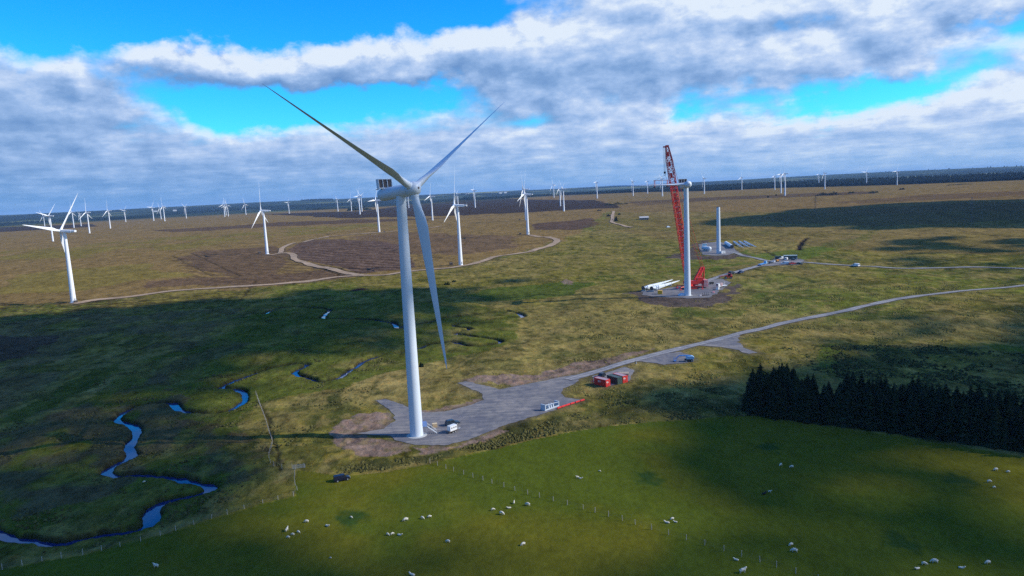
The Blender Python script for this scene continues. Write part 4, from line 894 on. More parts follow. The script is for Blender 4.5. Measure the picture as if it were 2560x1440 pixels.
    MB().box((f_+.01, 0, .5), (.12, Wd*1.9, .22)).build('bumper', BLACK, o, False)
    wheels(o, (-1.45, 1.45) if kind != 'van' else (-1.6, 1.7), Wd+.02, .37 if kind != 'car' else .33)
    return o
SLATE = (.025, .045, .07)
car((1131, 1062), (1150, 1058), 'suv', SLATE, 'dark blue estate car parked beside the white generator trailer', body_name='slate')
car((855, 1201), (880, 1196), 'van', (.008, .010, .024), 'navy blue van standing alone in the green pasture corner', None, .82, body_name='navy')
car((1503, 944), (1490, 950), 'suv', (.012, .014, .018), 'black car parked behind the red and green containers', body_name='black')
# generator trailer
P = Vector(G(1131, 1081)); o = thing('generator_trailer', P, 'white box generator on a low trailer near the turbine foot', 'trailer', heading((1131, 1081), (1150, 1074)))
WP = paint('white_van_paint', (.72, .72, .70))
MB().box((0, 0, .72), (3.9, 1.8, .14)).build('deck', paint('deck_brown', (.12, .09, .07), .7), o, False)
bx_ = MB().box((0, 0, 1.62), (2.9, 1.5, 1.6)).build('housing', WP, o, False)
for x in (-.8, .1, .95): MB().box((x, -.76, 1.75), (.45, .04, .45)).build('vent', DARKG, bx_, False)
MB().rod((-.9, .2, 2.42), (-.9, .2, 2.75), .08, n=8).build('exhaust', STEEL, bx_)
MB().rod((1.95, .6, .65), (3.5, 0, .6), .07, n=6).rod((1.95, -.6, .65), (3.5, 0, .6), .07, n=6).build('drawbar', STEEL, o)
wheels(o, (-.5, .45), .92, .34)
# crate
P = Vector(G(1087, 1068)); o = thing('wooden_crate', P, 'pale wooden crate between the stair and the dark car', 'crate', .2)
for z in (.25, .65, 1.05): 
    for s in (-1, 1): MB().box((0, s*.62, z), (1.5, .05, .34)).build('plank', paint('pine', (.55, .38, .2), .8), o, False); MB().box((s*.75, 0, z), (.05, 1.2, .34)).build('plank', paint('pine', (.55, .38, .2), .8), o, False)
MB().box((0, 0, 1.26), (1.56, 1.3, .06)).build('lid', paint('pine_lid', (.62, .47, .28), .8), o, False)
# containers
def container(cpx, side_px, colname, col, lab, L=6.06, logo=True, grp='shipping containers beside the access road', topc=None):
    a = Vector(G(*cpx)); b_ = Vector(G(*side_px)); d = (b_-a); d.z = 0; d.normalize()
    o = thing('shipping_container', a, lab, 'container', math.atan2(d.y, d.x), grp); W_ = 2.44; Hh = 2.6
    # local X along the long side away from the near corner, local -Y outward on the seen side; body extends to -Y
    pm = paint('container_'+colname, col, .5); sg = -1
    b = MB(); b.box((L/2, sg*W_/2, Hh/2+.05), (L-.12, W_-.12, Hh-.1)); 
    for x in np.arange(.35, L-.2, .28): b.box((x, 0.0-.03, Hh/2+.05), (.13, .05, Hh-.4)); b.box((x, sg*W_+.03, Hh/2+.05), (.13, .05, Hh-.4))
    b.build('body', pm, o, False)
    fr = MB()
    for x in (.08, L-.08):
        for y in (-.06, sg*W_+.06): fr.box((x, y, Hh/2+.05), (.18, .14, Hh+.1))
    for z in (.1, Hh+.03):
        fr.box((L/2, -.06, z), (L, .13, .16)); fr.box((L/2, sg*W_+.06, z), (L, .13, .16)); fr.box((.07, sg*W_/2, z), (.15, W_, .16)); fr.box((L-.07, sg*W_/2, z), (.15, W_, .16))
    fr.build('frame', pm, o, False)
    MB().box((L/2, sg*W_/2, Hh+.04), (L-.2, W_-.2, .06)).build('roof', paint('container_roof_'+colname, topc or col, .6), o, False)
    for y in (sg*W_*.27, sg*W_*.73):
        dq = MB().box((-.0, y, Hh/2+.05), (.06, W_*.42, Hh-.35)).build('door', pm, o, False)
        for k in (-.25, .25): MB().rod((-.05, y+k, .3), (-.05, y+k, Hh-.2), .025, n=6).build('lock_bar', STEEL, dq)
    return o, W_, L, Hh
LOGO = paint('white_lettering', (.8, .78, .75))
C1, W_, L_c, Hh = container((1515, 968), (1482.5, 960.5), 'red', (.62, .03, .018), 'red container nearest the camera, left of the green one', topc=(.36, .27, .29))
# lettering: mark and two lines of writing, too small to read in the photograph; side and door end
def writing(root, ox, face):
    for k, (x0, w_, z, h_) in enumerate([(0, .32, 1.75, .62), (.48, .16, 1.86, .26), (.70, .16, 1.86, .26), (.92, .16, 1.86, .26), (.48, .1, 1.52, .14), (.63, .1, 1.52, .14), (.78, .1, 1.52, .14), (.93, .1, 1.52, .14), (1.08, .1, 1.52, .14), (1.23, .1, 1.52, .14)]):
        q = MB()
        if face == 'side': q.box((ox-x0-w_/2, .012, z), (w_, .03, h_))
        else: q.box((-.07, -ox-x0*.8-w_/2, z), (.03, w_*.8, h_))
        q.build('letter', LOGO, root, False)
writing(C1, 3.9, 'side'); writing(C1, .35, 'end')
C2, *_r = container((1544, 962), (1515, 954), 'green', (.035, .065, .05), 'dark green container between the two red ones', topc=(.06, .085, .075))
C3, *_r = container((1557.5, 958), (1530, 950), 'red', (.62, .03, .018), 'red container farthest right, beyond the green one', topc=(.75, .12, .10))
writing(C3, .3, 'end')
P = Vector(G(1559, 939)); o = thing('timber_stack', P, 'low stack of pale timber behind the right red container', 'timber stack', -.2)
for k in range(3):
    for j in range(6): MB().box((random.uniform(-.1, .1), -1.2+j*.48, .2+k*.42), (4.2, .4, .34)).build('plank', paint('old_timber', (.42, .33, .24), .85), o, False)
for j, x in enumerate((1480.5,)):
    P = Vector(G(1481, 962)); o = thing('step_platform', P, 'small red step platform at the left end of the nearest red container', 'steps', heading((1515, 968), (1482.5, 960.5)))
    MB().box((.7, -1.0, 1.0), (1.1, 1.3, .1)).build('platform', RED, o, False)
    for q_ in ((.25, -.4), (1.15, -.4), (.25, -1.6), (1.15, -1.6)): MB().rod((q_[0], q_[1], 0), (q_[0], q_[1], 1.9), .05, n=6).build('post', RED, o)
# red barriers along the pad edge
bpts = smooth_line(LW([(1393, 1023), (1420, 1014), (1445, 1006), (1464, 1000.5)]), .5); acc_ = 0; last = bpts[0]; segs = []
for p_ in bpts:
    if np.hypot(*(p_-last)) >= 2.05: segs.append((last, p_)); last = p_
bar_me = None
for i, (a, b_) in enumerate(segs):
    c = (a+b_)/2; z = float(ztb(c[0], c[1]))+.1; rz = math.atan2(b_[1]-a[1], b_[0]-a[0])
    o = thing('plastic_barrier', (c[0], c[1], z), 'red plastic barrier block in the line along the gravel pad edge', 'barrier', rz, 'red barrier blocks in line at the pad edge')
    if bar_me is None:
        bar_me = (MB().prism([(-.98, 0), (.98, 0), (.98, .2), (.95, .55), (-.95, .55), (-.98, .2)], -.16, .16).mesh('body', paint('barrier_red', (.7, .05, .04)), False), MB().box((0, 0, .03), (2.0, .62, .08)).mesh('foot', BLACK, False))
    obj('body', bar_me[0], o); obj('foot', bar_me[1], o)
# grey transport frame
P = Vector(G(1357, 1027)); o = thing('transport_frame', P, 'grey steel transport frame left of the red barrier line', 'frame', heading((1357, 1027), (1392, 1015)))
GS = paint('pale_grey_steel', (.45, .5, .55))
LF = (Vector(G(1392, 1015))-P).length
q = MB(); q.box((.3, 0, 1.1), (.35, 2.2, 2.2)); q.build('end_plate', GS, o, False)
for s in (-1, 1): MB().box((LF/2, s*.95, .3), (LF, .25, .45)).build('beam', GS, o, False)
for x in (LF*.35, LF*.5, LF*.66): MB().box((x, 0, .9), (.5, 1.8, 1.2), None, .7).build('saddle', GS, o, False)
MB().box((LF, 0, .95), (.3, 2.1, 1.9)).build('end_plate', GS, o, False)
MB().rod((.3, -.9, 2.0), (LF, -.9, 1.6), .08, n=6).build('brace', GS, o)
# blue boom lift
P = Vector(G(1722, 904)); o = thing('boom_lift', P, 'blue boom lift with folded arm on the lay-by below the access road', 'boom lift', heading((1722, 904), (1695, 904)))
BL = paint('lift_blue', (.04, .22, .55)); BL2 = paint('lift_pale_blue', (.25, .45, .65))
MB().box((0, 0, .85), (3.2, 1.7, .6)).build('chassis', BLACK, o, False); wheels(o, (-1.2, 1.2), 1.25, .55, .42)
MB().prism([(-2.0, 1.25), (-2.2, 2.0), (-1.6, 2.55), (.6, 2.5), (1.3, 1.9), (1.1, 1.25)], -1.1, 1.1).build('turntable', BL2, o, False)
MB().rod((-.8, 0, 2.6), (4.0, 0, 2.7), .26, .24, 6).build('main_boom', BL, o); MB().rod((4.0, 0, 2.7), (5.4, 0, 1.3), .18, n=6).build('jib', BL, o)
q = MB()
for x in (5.2, 6.2):
    for y in (-1.0, 1.0): q.rod((x, y, .5), (x, y, 1.6), .04, n=5)
for z in (.55, 1.05, 1.6):
    q.rod((5.2, -1, z), (6.2, -1, z), .04, n=5); q.rod((5.2, 1, z), (6.2, 1, z), .04, n=5); q.rod((5.2, -1, z), (5.2, 1, z), .04, n=5); q.rod((6.2, -1, z), (6.2, 1, z), .04, n=5)
q.box((5.7, 0, .48), (1.0, 2.0, .06)); q.build('basket', BL, o)
P = Vector(G(1588, 911)); o = thing('marker_post', P, 'short dark marker post on the verge of the access road', 'post'); MB().rod((0, 0, 0), (0, 0, 1.6), .16, n=8).build('post', BLACK, o); MB().box((.45, -.1, .55), (.35, .1, .7)).build('plate', paint('white_plate', (.7, .7, .6)), o, False)
# --- crane site vehicles and kit
P = Vector(G(1650, 736)); o = thing('site_store', P, 'yellow steel store box right of the laid blades', 'store box', -.25)
YEL = paint('yellow_paint', (.75, .42, .02)); MB().box((0, 1, 1.35), (3.1, 2.6, 2.5)).build('body', YEL, o, False); MB().box((0, 1, 2.65), (3.25, 2.7, .1)).build('roof', YEL, o, False)
for x in (-.75, .75): MB().box((x, -.33, 1.3), (1.35, .06, 2.1)).build('door', paint('yellow_door', (.7, .37, .02)), o, False)
car((1829, 685), (1842, 682), 'suv', (.02, .03, .05), 'dark car with pale bonnet beside the crane road', None, 1.35, body_name='inky'); car((1852, 683), (1862, 680), 'pickup', (.02, .045, .12), 'dark blue pickup next to the dark car on the crane road', None, 1.3, body_name='midblue')
P = Vector(G(1820, 697)); o = thing('telehandler', P, 'red telehandler with lowered arm on the verge of the crane road', 'telehandler', math.pi-.15); o.scale = (1.4, 1.4, 1.4)
MB().box((-.8, 0, 1.3), (3.0, 2.0, 1.1)).build('body', RED, o, False); c_ = MB().box((-.6, .55, 2.3), (1.5, .95, 1.3), None, .85).build('cab', GLASS, o, False); MB().box((-.6, .55, 3.0), (1.4, .95, .08)).build('roof', RED, o, False)
MB().rod((-2.2, -.3, 2.3), (4.4, -.3, 1.3), .22, n=6).build('arm', RED, o); MB().box((4.7, -.3, 1.0), (.3, 1.2, .9)).build('fork', BLACK, o, False); wheels(o, (-1.5, 1.2), 1.15, .6, .4)
P = Vector(G(1801, 719)); o = thing('flatbed_truck', P, 'white flatbed lorry with poles on the near pad right of the crane', 'lorry', heading((1801, 719), (1790, 721))); 
MB().box((2.3, 0, 1.9), (2.0, 2.3, 2.4), None, .92).build('cab', WP, o, False); MB().box((3.27, 0, 2.3), (.08, 1.9, .9)).build('windscreen', GLASS, o, False); MB().box((-2.2, 0, 1.15), (7.2, 2.3, .25)).build('bed', WP, o, False); MB().box((-.9, 0, .85), (9, .9, .35)).build('chassis', BLACK, o, False)
wheels(o, (-4.2, -3.1, 2.3), 1.15, .5, .35)
for x in (-.2, -1.8, -4.6, -5.6): MB().rod((x, -.9, 1.2), (x, -.9, 3.4+.4*math.sin(x)), .1, n=6).build('pole', WP, o)
MB().box((-.6, .3, 2.3), (1.2, 1.4, 2.1)).build('load', paint('pinkish_load', (.6, .4, .38)), o, False)
P = Vector(G(1794, 724)); o = thing('site_skip', P, 'white open box container between the lorry and the red barrier stack', 'skip', heading((1790, 726), (1797, 719))); MB().box((0, 0, .9), (4.2, 1.8, 1.8)).build('body', WP, o, False); MB().box((0, 0, 1.83), (3.9, 1.5, .06)).build('inside', DARKG, o, False)
P = Vector(G(1784, 732)); o = thing('barrier_stack', P, 'pile of red and white barriers on the near pad edge', 'barriers', heading((1780, 734), (1788, 729)))
for k in range(4): MB().box((-1.2+k*.8, .2*(k % 2), .35), (.75, 1.2, .7)).build('block', (RED if k % 2 else paint('pale_red', (.6, .3, .3))), o, False)
P = Vector(G(1779, 711)); o = thing('light_generator', P, 'dark wheeled generator at the pad entrance below the crane road', 'generator', .2); MB().box((0, 0, 1.1), (3.0, 1.5, 1.3)).build('body', BLACK, o, False); MB().rod((-.5, 0, 1.7), (-.5, 0, 3.0), .1, n=6).build('mast', STEEL, o); wheels(o, (-.6, .7), .9, .4)
P = Vector(G(1764, 739)); o = thing('tool_rack', P, 'dark steel tool rack with bolts near the unfinished tower foot', 'rack', .3)
for x in (-2.2, -.8, .6, 2.0): MB().rod((x, 0, 0), (x+.2, .4, 2.2), .12, n=6).build('upright', BLACK, o)
MB().box((0, 0, .5), (5.5, 1.8, .15)).build('shelf', DARKG, o, False); MB().box((-3.6, .5, .35), (1.6, 1.4, .7)).build('box', paint('pale_kit', (.5, .45, .45)), o, False)
P = Vector(G(1807, 634)); o = thing('site_cabin', P, 'small white cabin at the foot of the bare tower', 'cabin', .3); MB().box((0, 0, 1.3), (4.6, 2.4, 2.5)).build('body', WP, o, False); MB().box((0, 0, 2.6), (4.8, 2.6, .12)).build('roof', WP, o, False); MB().box((.6, -1.22, 1.2), (1, .06, 1.9)).build('door', GREYC, o, False)
# parking by the green cabins
CABG = paint('cabin_green', (.05, .085, .075), .6)
def cabin(px, d, lab, topc, rz):
    P = Vector(G(*px)); o = thing('site_cabin', P, lab, 'cabin', rz); MB().box((0, 0, d[2]/2), d).build('body', CABG, o, False); MB().box((0, 0, d[2]+.07), (d[0]+.4, d[1]+.4, .16)).build('roof', topc, o, False)
    for x in np.linspace(-d[0]*.33, d[0]*.33, 3): MB().box((x, -d[1]/2-.02, d[2]*.55), (1.1, .06, .9)).build('window', GLASS, o, False)
    MB().box((d[0]*.46, -d[1]/2-.02, 1.05), (.95, .06, 2.05)).build('door', GREYC, o, False)
cabin((1976, 649), (11.5, 5, 3.9), 'large dark green site cabin with pale roof at the road junction', paint('pale_roof', (.35, .42, .42)), -.25); cabin((1945, 648), (5.2, 3, 2.8), 'small dark cabin left of the large green one', CABG, -.25)
for (px, to, kind, col, bn, lab) in [
  ((1953, 648), (1946, 649), 'van', (.55, .58, .62), 'silver', 'silver van in front of the small dark cabin'), ((1966, 650), (1972, 648), 'van', (.75, .75, .75), 'white', 'white van parked against the large green cabin'),
  ((1985, 651), (1993, 651), 'car', (.03, .035, .03), 'darkolive', 'dark car at the right corner of the green cabin'), ((1926, 659), (1916, 661), 'car', (.02, .03, .06), 'inky', 'dark car behind the blue truck on the crane road'),
  ((1934, 656), (1926, 658), 'car', (.45, .48, .5), 'silver', 'silver car next to the orange digger at the junction'), ((1962, 661), (1950, 661), 'van', (.78, .78, .78), 'white', 'white van on the near side of the junction, left of the red pickup'),
  ((1981, 661), (1992, 660), 'pickup', (.45, .05, .05), 'deepred', 'dark red pickup on the near side of the junction'), ((1999, 661), (2008, 661), 'car', (.015, .016, .02), 'black', 'black car right of the dark red pickup'),
  ((2139, 666), (2130, 665), 'van', (.75, .77, .8), 'white', 'white van driving alone on the road to the right'), ((1671, 569), (1680, 568), 'van', (.5, .6, .72), 'paleblue', 'pale blue van alone on the grass left of the crane boom'),
  ((1532, 551), (1533, 540), 'car', (.02, .025, .03), 'inky', 'dark car at the bend of the far lane')]:
    car(px, to, kind, col, lab, None, 1.25, body_name=bn)
P = Vector(G(1905, 663)); o = thing('flatbed_truck', P, 'bright blue flatbed lorry by the crane road left of the junction', 'lorry', heading((1905, 663), (1918, 659)))
MB().box((0, 0, 1.2), (13, 2.4, .5)).build('bed', BL, o, False); MB().box((8.0, 0, 1.7), (2.2, 2.3, 2.5), None, .92).build('cab', BL2, o, False); MB().box((9.1, 0, 2.0), (.08, 1.8, .8)).build('windscreen', GLASS, o, False); wheels(o, (-5, -3.8, 4, 8), 1.2, .5, .35)
P = Vector(G(1943, 655)); o = thing('mini_digger', P, 'orange mini digger parked at the road junction', 'digger', .3); MB().box((0, 0, .5), (2.6, 2.2, .7)).build('tracks', BLACK, o, False); MB().box((0, 0, 1.6), (2.2, 2.0, 1.4)).build('cab', paint('orange_paint', (.6, .25, .05)), o, False); MB().rod((1, 0, 1.8), (2.8, 0, 2.8), .16, n=6).rod((2.8, 0, 2.8), (3.3, 0, .8), .14, n=6).build('arm', paint('orange_paint', (.6, .25, .05)), o)
# barn
P = Vector(G(1610, 549)); o = thing('barn', P, 'long low pale barn alone on the grass left of the crane boom', 'barn', -.12); w_ = 22*P.y/1800/2
MB().box((0, 0, 1.9), (w_*2, 9, 3.8)).build('wall', paint('barn_wall', (.3, .27, .24), .8), o, False); MB().add([(-w_-.4, -5, 3.8), (w_+.4, -5, 3.8), (w_+.4, 5, 3.8), (-w_-.4, 5, 3.8), (-w_-.4, 0, 6.4), (w_+.4, 0, 6.4)], [(0, 1, 5, 4), (2, 3, 4, 5), (0, 4, 3), (1, 2, 5), (0, 3, 2, 1)]).build('roof', paint('barn_roof', (.48, .45, .42), .7), o, False)
for x in np.linspace(-w_*.7, w_*.7, 4): MB().box((x, -4.53, 1.6), (2.6, .08, 2.6)).build('door', DARKG, o, False)
# farmhouses far away
for (px, lab) in [((1251, 484), 'tiny white farmhouse before the dark wood beneath the centre hill'), ((1263, 483), 'tiny white farm building right of the white farmhouse'), ((389, 530), 'tiny pale farmhouse on the far left shore of forest'), ((437, 528), 'tiny pale steading in the far left woods'), ((1168, 487), 'tiny white cottage below the pale hill field')]:
    P = Vector(G(*px)); o = thing('farmhouse', P, lab, 'house', .3); k = P.y/2600
    MB().box((0, 0, 2.6*k), (11*k, 7*k, 5.2*k)).build('wall', paint('whitewash', (.65, .65, .62)), o, False); MB().add([(-5.8*k, -3.9*k, 5.2*k), (5.8*k, -3.9*k, 5.2*k), (5.8*k, 3.9*k, 5.2*k), (-5.8*k, 3.9*k, 5.2*k), (-5.8*k, 0, 8*k), (5.8*k, 0, 8*k)], [(0, 1, 5, 4), (2, 3, 4, 5), (0, 4, 3), (1, 2, 5), (0, 3, 2, 1)]).build('roof', paint('slate_roof', (.12, .12, .13)), o, False)
# pylons
for (px, hp, lab) in [((2038, 535), 489, 'faint grey lattice pylon on the moor above the site cabins'), ((2428, 562), 493, 'faint grey lattice pylon on the moor near the right edge')]:
    P = Vector(G(*px)); o = thing('electricity_pylon', P, lab, 'pylon', .2, 'lattice pylons on the right moor'); hh_ = (px[1]-hp)*P.y/1800; k = hh_/40
    PYM = mat('dull_pylon_steel', (.10, .11, .12), .6, .3)
    c1, l1 = lattice(Vector((0, 0, 0)), Vector((0, 0, hh_)), 6*k, 2.2*k, .6*k, hh_/12, .10, .05, 4, Vector((1, 0, 0)), Vector((0, 1, 0))); fo_ = c1.build('legs', PYM, o); l1.build('lacing', PYM, fo_)
    for z in (.62, .76, .9): MB().rod((-5*k, 0, hh_*z), (5*k, 0, hh_*z), .14*k, n=4).build('cross_arm', PYM, o)
# ------------------------------------------------------------------ fences
def fence(px, lab, sp=3.6):
    L = smooth_line(LW(px), .4) if len(px) > 2 else LW(px)
    o = thing('wire_fence', (L[0][0], L[0][1], float(ztb(*L[0]))), lab, 'fence'); last = None; tops = []
    pm = mat('weathered_post', (.36, .33, .28), .85); wmt = CABLE; pms = {}
    for p_ in L:
        if last is None or np.hypot(*(p_-last)) >= sp*random.uniform(.85, 1.15):
            z = float(ztb(p_[0], p_[1])); h_ = random.uniform(1.15, 1.4); r_ = .075; tl = Vector((random.uniform(-.06, .06), random.uniform(-.06, .06), 0)); b0 = Vector((p_[0], p_[1], z))-o.location
            MB().rod(b0-Vector((0, 0, .3)), b0+Vector((0, 0, h_))+tl, r_, r_*.9, 6).build('post', pm, o); tops.append(b0); last = p_
    for z in (.35, .75, 1.1):
        w_ = MB()
        for a, b_ in zip(tops[:-1], tops[1:]): w_.rod(a+Vector((0, 0, z)), b_+Vector((0, 0, z)), .012, n=3, cap=False)
        w_.build('wire', wmt, o)
fence([(1075, 1157), (1096, 1165), (1180, 1193), (1300, 1230), (1440, 1268), (1560, 1303), (1680, 1340), (1800, 1375), (1900, 1405), (2000, 1437), (2080, 1462)], 'post and wire fence running diagonally through the two pastures')
fence([(640, 985), (660, 1040), (680, 1100), (705, 1170), (738, 1170), (775, 1167)], 'post and wire fence running down the moor left of the spoil mound', 3.0)
fence([(738, 1172), (736, 1205), (734, 1240), (712, 1246), (640, 1265), (430, 1330), (290, 1370), (100, 1405), (0, 1425)], 'post and wire fence along the left edge of the pasture')
P = Vector(G(748, 1172)); o = thing('field_gate', P, 'pale metal gate at the pasture corner left of the navy van', 'gate', .2)
for z in (.3, .6, .9, 1.2): MB().rod((-1.6, 0, z), (1.6, 0, z), .035, n=6).build('rail', STEEL, o)
for x in (-1.6, 1.6): MB().rod((x, 0, .1), (x, 0, 1.3), .05, n=6).build('upright', STEEL, o)
# ------------------------------------------------------------------ sheep
def skin_mesh(name, nodes, edges, m, sub=1):
    me = bpy.data.meshes.new(name+'_sk'); me.from_pydata([n_[0] for n_ in nodes], edges, []); o = bpy.data.objects.new(name+'_sk', me); COL.objects.link(o)
    md = o.modifiers.new('s', 'SKIN'); sv = me.skin_vertices[0].data
    for i, n_ in enumerate(nodes): sv[i].radius = (n_[1], n_[1]) if not isinstance(n_[1], tuple) else n_[1]
    sv[0].use_root = True; o.modifiers.new('u', 'SUBSURF').levels = sub
    dg_ = bpy.context.evaluated_depsgraph_get(); dg_.update(); out = bpy.data.meshes.new_from_object(o.evaluated_get(dg_)); out.name = name
    bpy.data.objects.remove(o); out.polygons.foreach_set('use_smooth', [True]*len(out.polygons)); out.materials.clear(); out.materials.append(m); return out
WOOL = mat('fleece', (.60, .55, .45), .95, 0, .2, 6, .1, .5)
def sheep_nodes(pose):
    if pose == 'graze': N = [((0, 0, .66), .25), ((.42, 0, .64), .23), ((-.46, 0, .66), .23), ((.62, 0, .52), .14), ((.78, 0, .28), .10), ((.88, 0, .14), .07), ((-.62, 0, .66), .06), ((.72, .09, .34), .035), ((.72, -.09, .34), .035)]; leg = .30
    elif pose == 'stand': N = [((0, 0, .66), .25), ((.40, 0, .68), .23), ((-.44, 0, .66), .23), ((.58, 0, .92), .14), ((.74, 0, 1.02), .10), ((.90, 0, .96), .06), ((-.62, 0, .66), .06), ((.70, .1, 1.08), .035), ((.70, -.1, 1.08), .035)]; leg = .30
    else: N = [((0, 0, .26), .26), ((.42, 0, .28), .23), ((-.46, 0, .26), .23), ((.60, 0, .52), .14), ((.76, 0, .60), .10), ((.90, 0, .54), .06), ((-.62, 0, .3), .06), ((.72, .1, .68), .035), ((.72, -.1, .68), .035)]; leg = 0
    E_ = [(0, 1), (0, 2), (1, 3), (3, 4), (4, 5), (2, 6), (4, 7), (4, 8)]
    if leg:
        for (x, src) in ((.36, 1), (-.40, 2)):
            for s in (-1, 1):
                i = len(N); N += [((x, .17*s, .42), .09), ((x-(.03 if x < 0 else -.01), .17*s, .24), .045), ((x, .17*s, .02), .04)]; E_ += [(src, i), (i, i+1), (i+1, i+2)]
    return N, E_
SH = {}
for p_ in ('graze', 'stand', 'lie'):
    N, E_ = sheep_nodes(p_); SH[p_] = skin_mesh('sheep', N, E_, WOOL)
SHEEP = [((717, 1328), 's', 1.1, 'largest of the sheep cluster near the left pasture edge, facing away'), ((732.5, 1338), 'g', .8, 'middle small sheep below the left cluster\'s largest'), ((746, 1332), 'g', .8, 'right small sheep of the left cluster'), ((721, 1345), 'g', .8, 'lowest small sheep of the left cluster'),
 ((767, 1306), 'g', 1, 'sheep up and right of the left cluster'), ((818, 1316), 'l', 1.1, 'sheep lying flat right of the left cluster'), ((878, 1295), 'g', .7, 'lamb on the dark grass patch'), ((1015, 1302), 'g', 1.15, 'large grazing sheep, left of a spaced row of three'), ((1056, 1297), 'g', .9, 'middle sheep of a spaced row of three'),
 ((1074.5, 1294), 'g', .9, 'right sheep of a spaced row of three'), ((969.5, 1338), 'g', .8, 'left sheep of three close together in mid pasture'), ((980.5, 1337), 'g', .8, 'middle sheep of three close together in mid pasture'), ((999, 1339), 'l', 1.1, 'right and largest sheep of three close together'), ((1120.5, 1356), 'g', .95, 'lone sheep in the middle of the near pasture'),
 ((1232, 1276), 'g', .85, 'left small sheep of the group below the diagonal fence'), ((1254, 1286), 'g', 1.15, 'largest and lowest sheep of the group below the diagonal fence'), ((1273, 1271), 'l', .95, 'sheep lying in the group below the diagonal fence'), ((1285, 1259), 's', .8, 'upper narrow sheep facing the camera below the fence'), ((1320, 1264), 'g', 1.15, 'big sheep at the right of the group below the fence'),
 ((1308.5, 1363), 'g', 1, 'lone sheep below the group near the fence'), ((1031, 1439), 'l', 1.2, 'sheep cut by the bottom edge of the picture'), ((827, 1396), 'g', .5, 'tiny lamb alone low in the left pasture'), ((1444, 1195), 's', .8, 'left sheep of the pair lying above the fence'), ((1451, 1197), 'l', .9, 'right sheep of the pair lying above the fence'),
 ((1499, 1179), 'g', .6, 'small lone lamb above the fence right of the pair'), ((1668, 1308), 'l', 1.1, 'left sheep of three resting right of the fence'), ((1681, 1299), 'g', .8, 'upper sheep of three resting right of the fence'), ((1689, 1306), 'l', .8, 'right sheep of three resting right of the fence'), ((1841, 1401), 'l', .95, 'smaller sheep of two below the fence near the bottom'),
 ((1856, 1432), 's', 1.3, 'biggest sheep, below the fence at the bottom edge'), ((1952, 1164), 'g', .95, 'left sheep of the upper pair right of centre'), ((1979.5, 1169), 'g', .95, 'right sheep of the upper pair right of centre'), ((1924, 1231), 's', .75, 'lone white lamb beside the black one'), ((1978, 1364), 'g', .9, 'upper sheep of two near the fence at the right'), ((1986.6, 1380), 'g', 1.2, 'lower and larger sheep of two near the fence at the right'),
 ((2490, 1176), 'g', 1, 'left sheep of the pair near the plantation shadow'), ((2521, 1181), 'g', .75, 'right smaller sheep of the pair near the plantation shadow'), ((2472.5, 1206), 'g', 1, 'sheep below the pair near the plantation shadow'), ((2485, 1220), 'g', .75, 'small sheep lowest in the group by the plantation'), ((2310, 1412), 'g', .95, 'middle sheep of three at the lower right'),
 ((2337, 1407), 'g', 1.2, 'largest sheep of three at the lower right'), ((2294, 1423), 'l', 1, 'left lying sheep of three at the lower right'), ((2403, 1421), 'l', 1, 'lone lying sheep at the lower right'), ((2470, 1409), 'g', 1, 'farthest right sheep at the lower right'), ((391, 1418), 's', 1.1, 'lone sheep at the bottom left of the pasture'), ((361, 1206), 'g', .7, 'small white sheep on the grass inside the stream bend')]
for (px, p_, s, lab) in SHEEP:
    P = Vector(G(*px)); P.z -= .02; o = obj('sheep', SH[{'g': 'graze', 's': 'stand', 'l': 'lie'}[p_]], None, lab if lab[0] != 'w' else lab, 'sheep', 'sheep scattered over the pastures', loc=P)
    o.rotation_euler = (0, 0, random.choice((0, math.pi))+random.uniform(-.7, .7) if 'facing' not in lab else 1.4); o.scale = (s*.84,)*3
DK = mat('black_matt', (.012, .011, .011), .95, 0, .2, 6)
bl = SH['lie'].copy(); bl.materials.clear(); bl.materials.append(DK); o = obj('sheep', bl, None, 'small black form lying beside the lone white lamb', 'sheep', loc=GV(1910, 1236)); o.rotation_euler = (0, 0, .4)  # dark copy of the lying sheep mesh
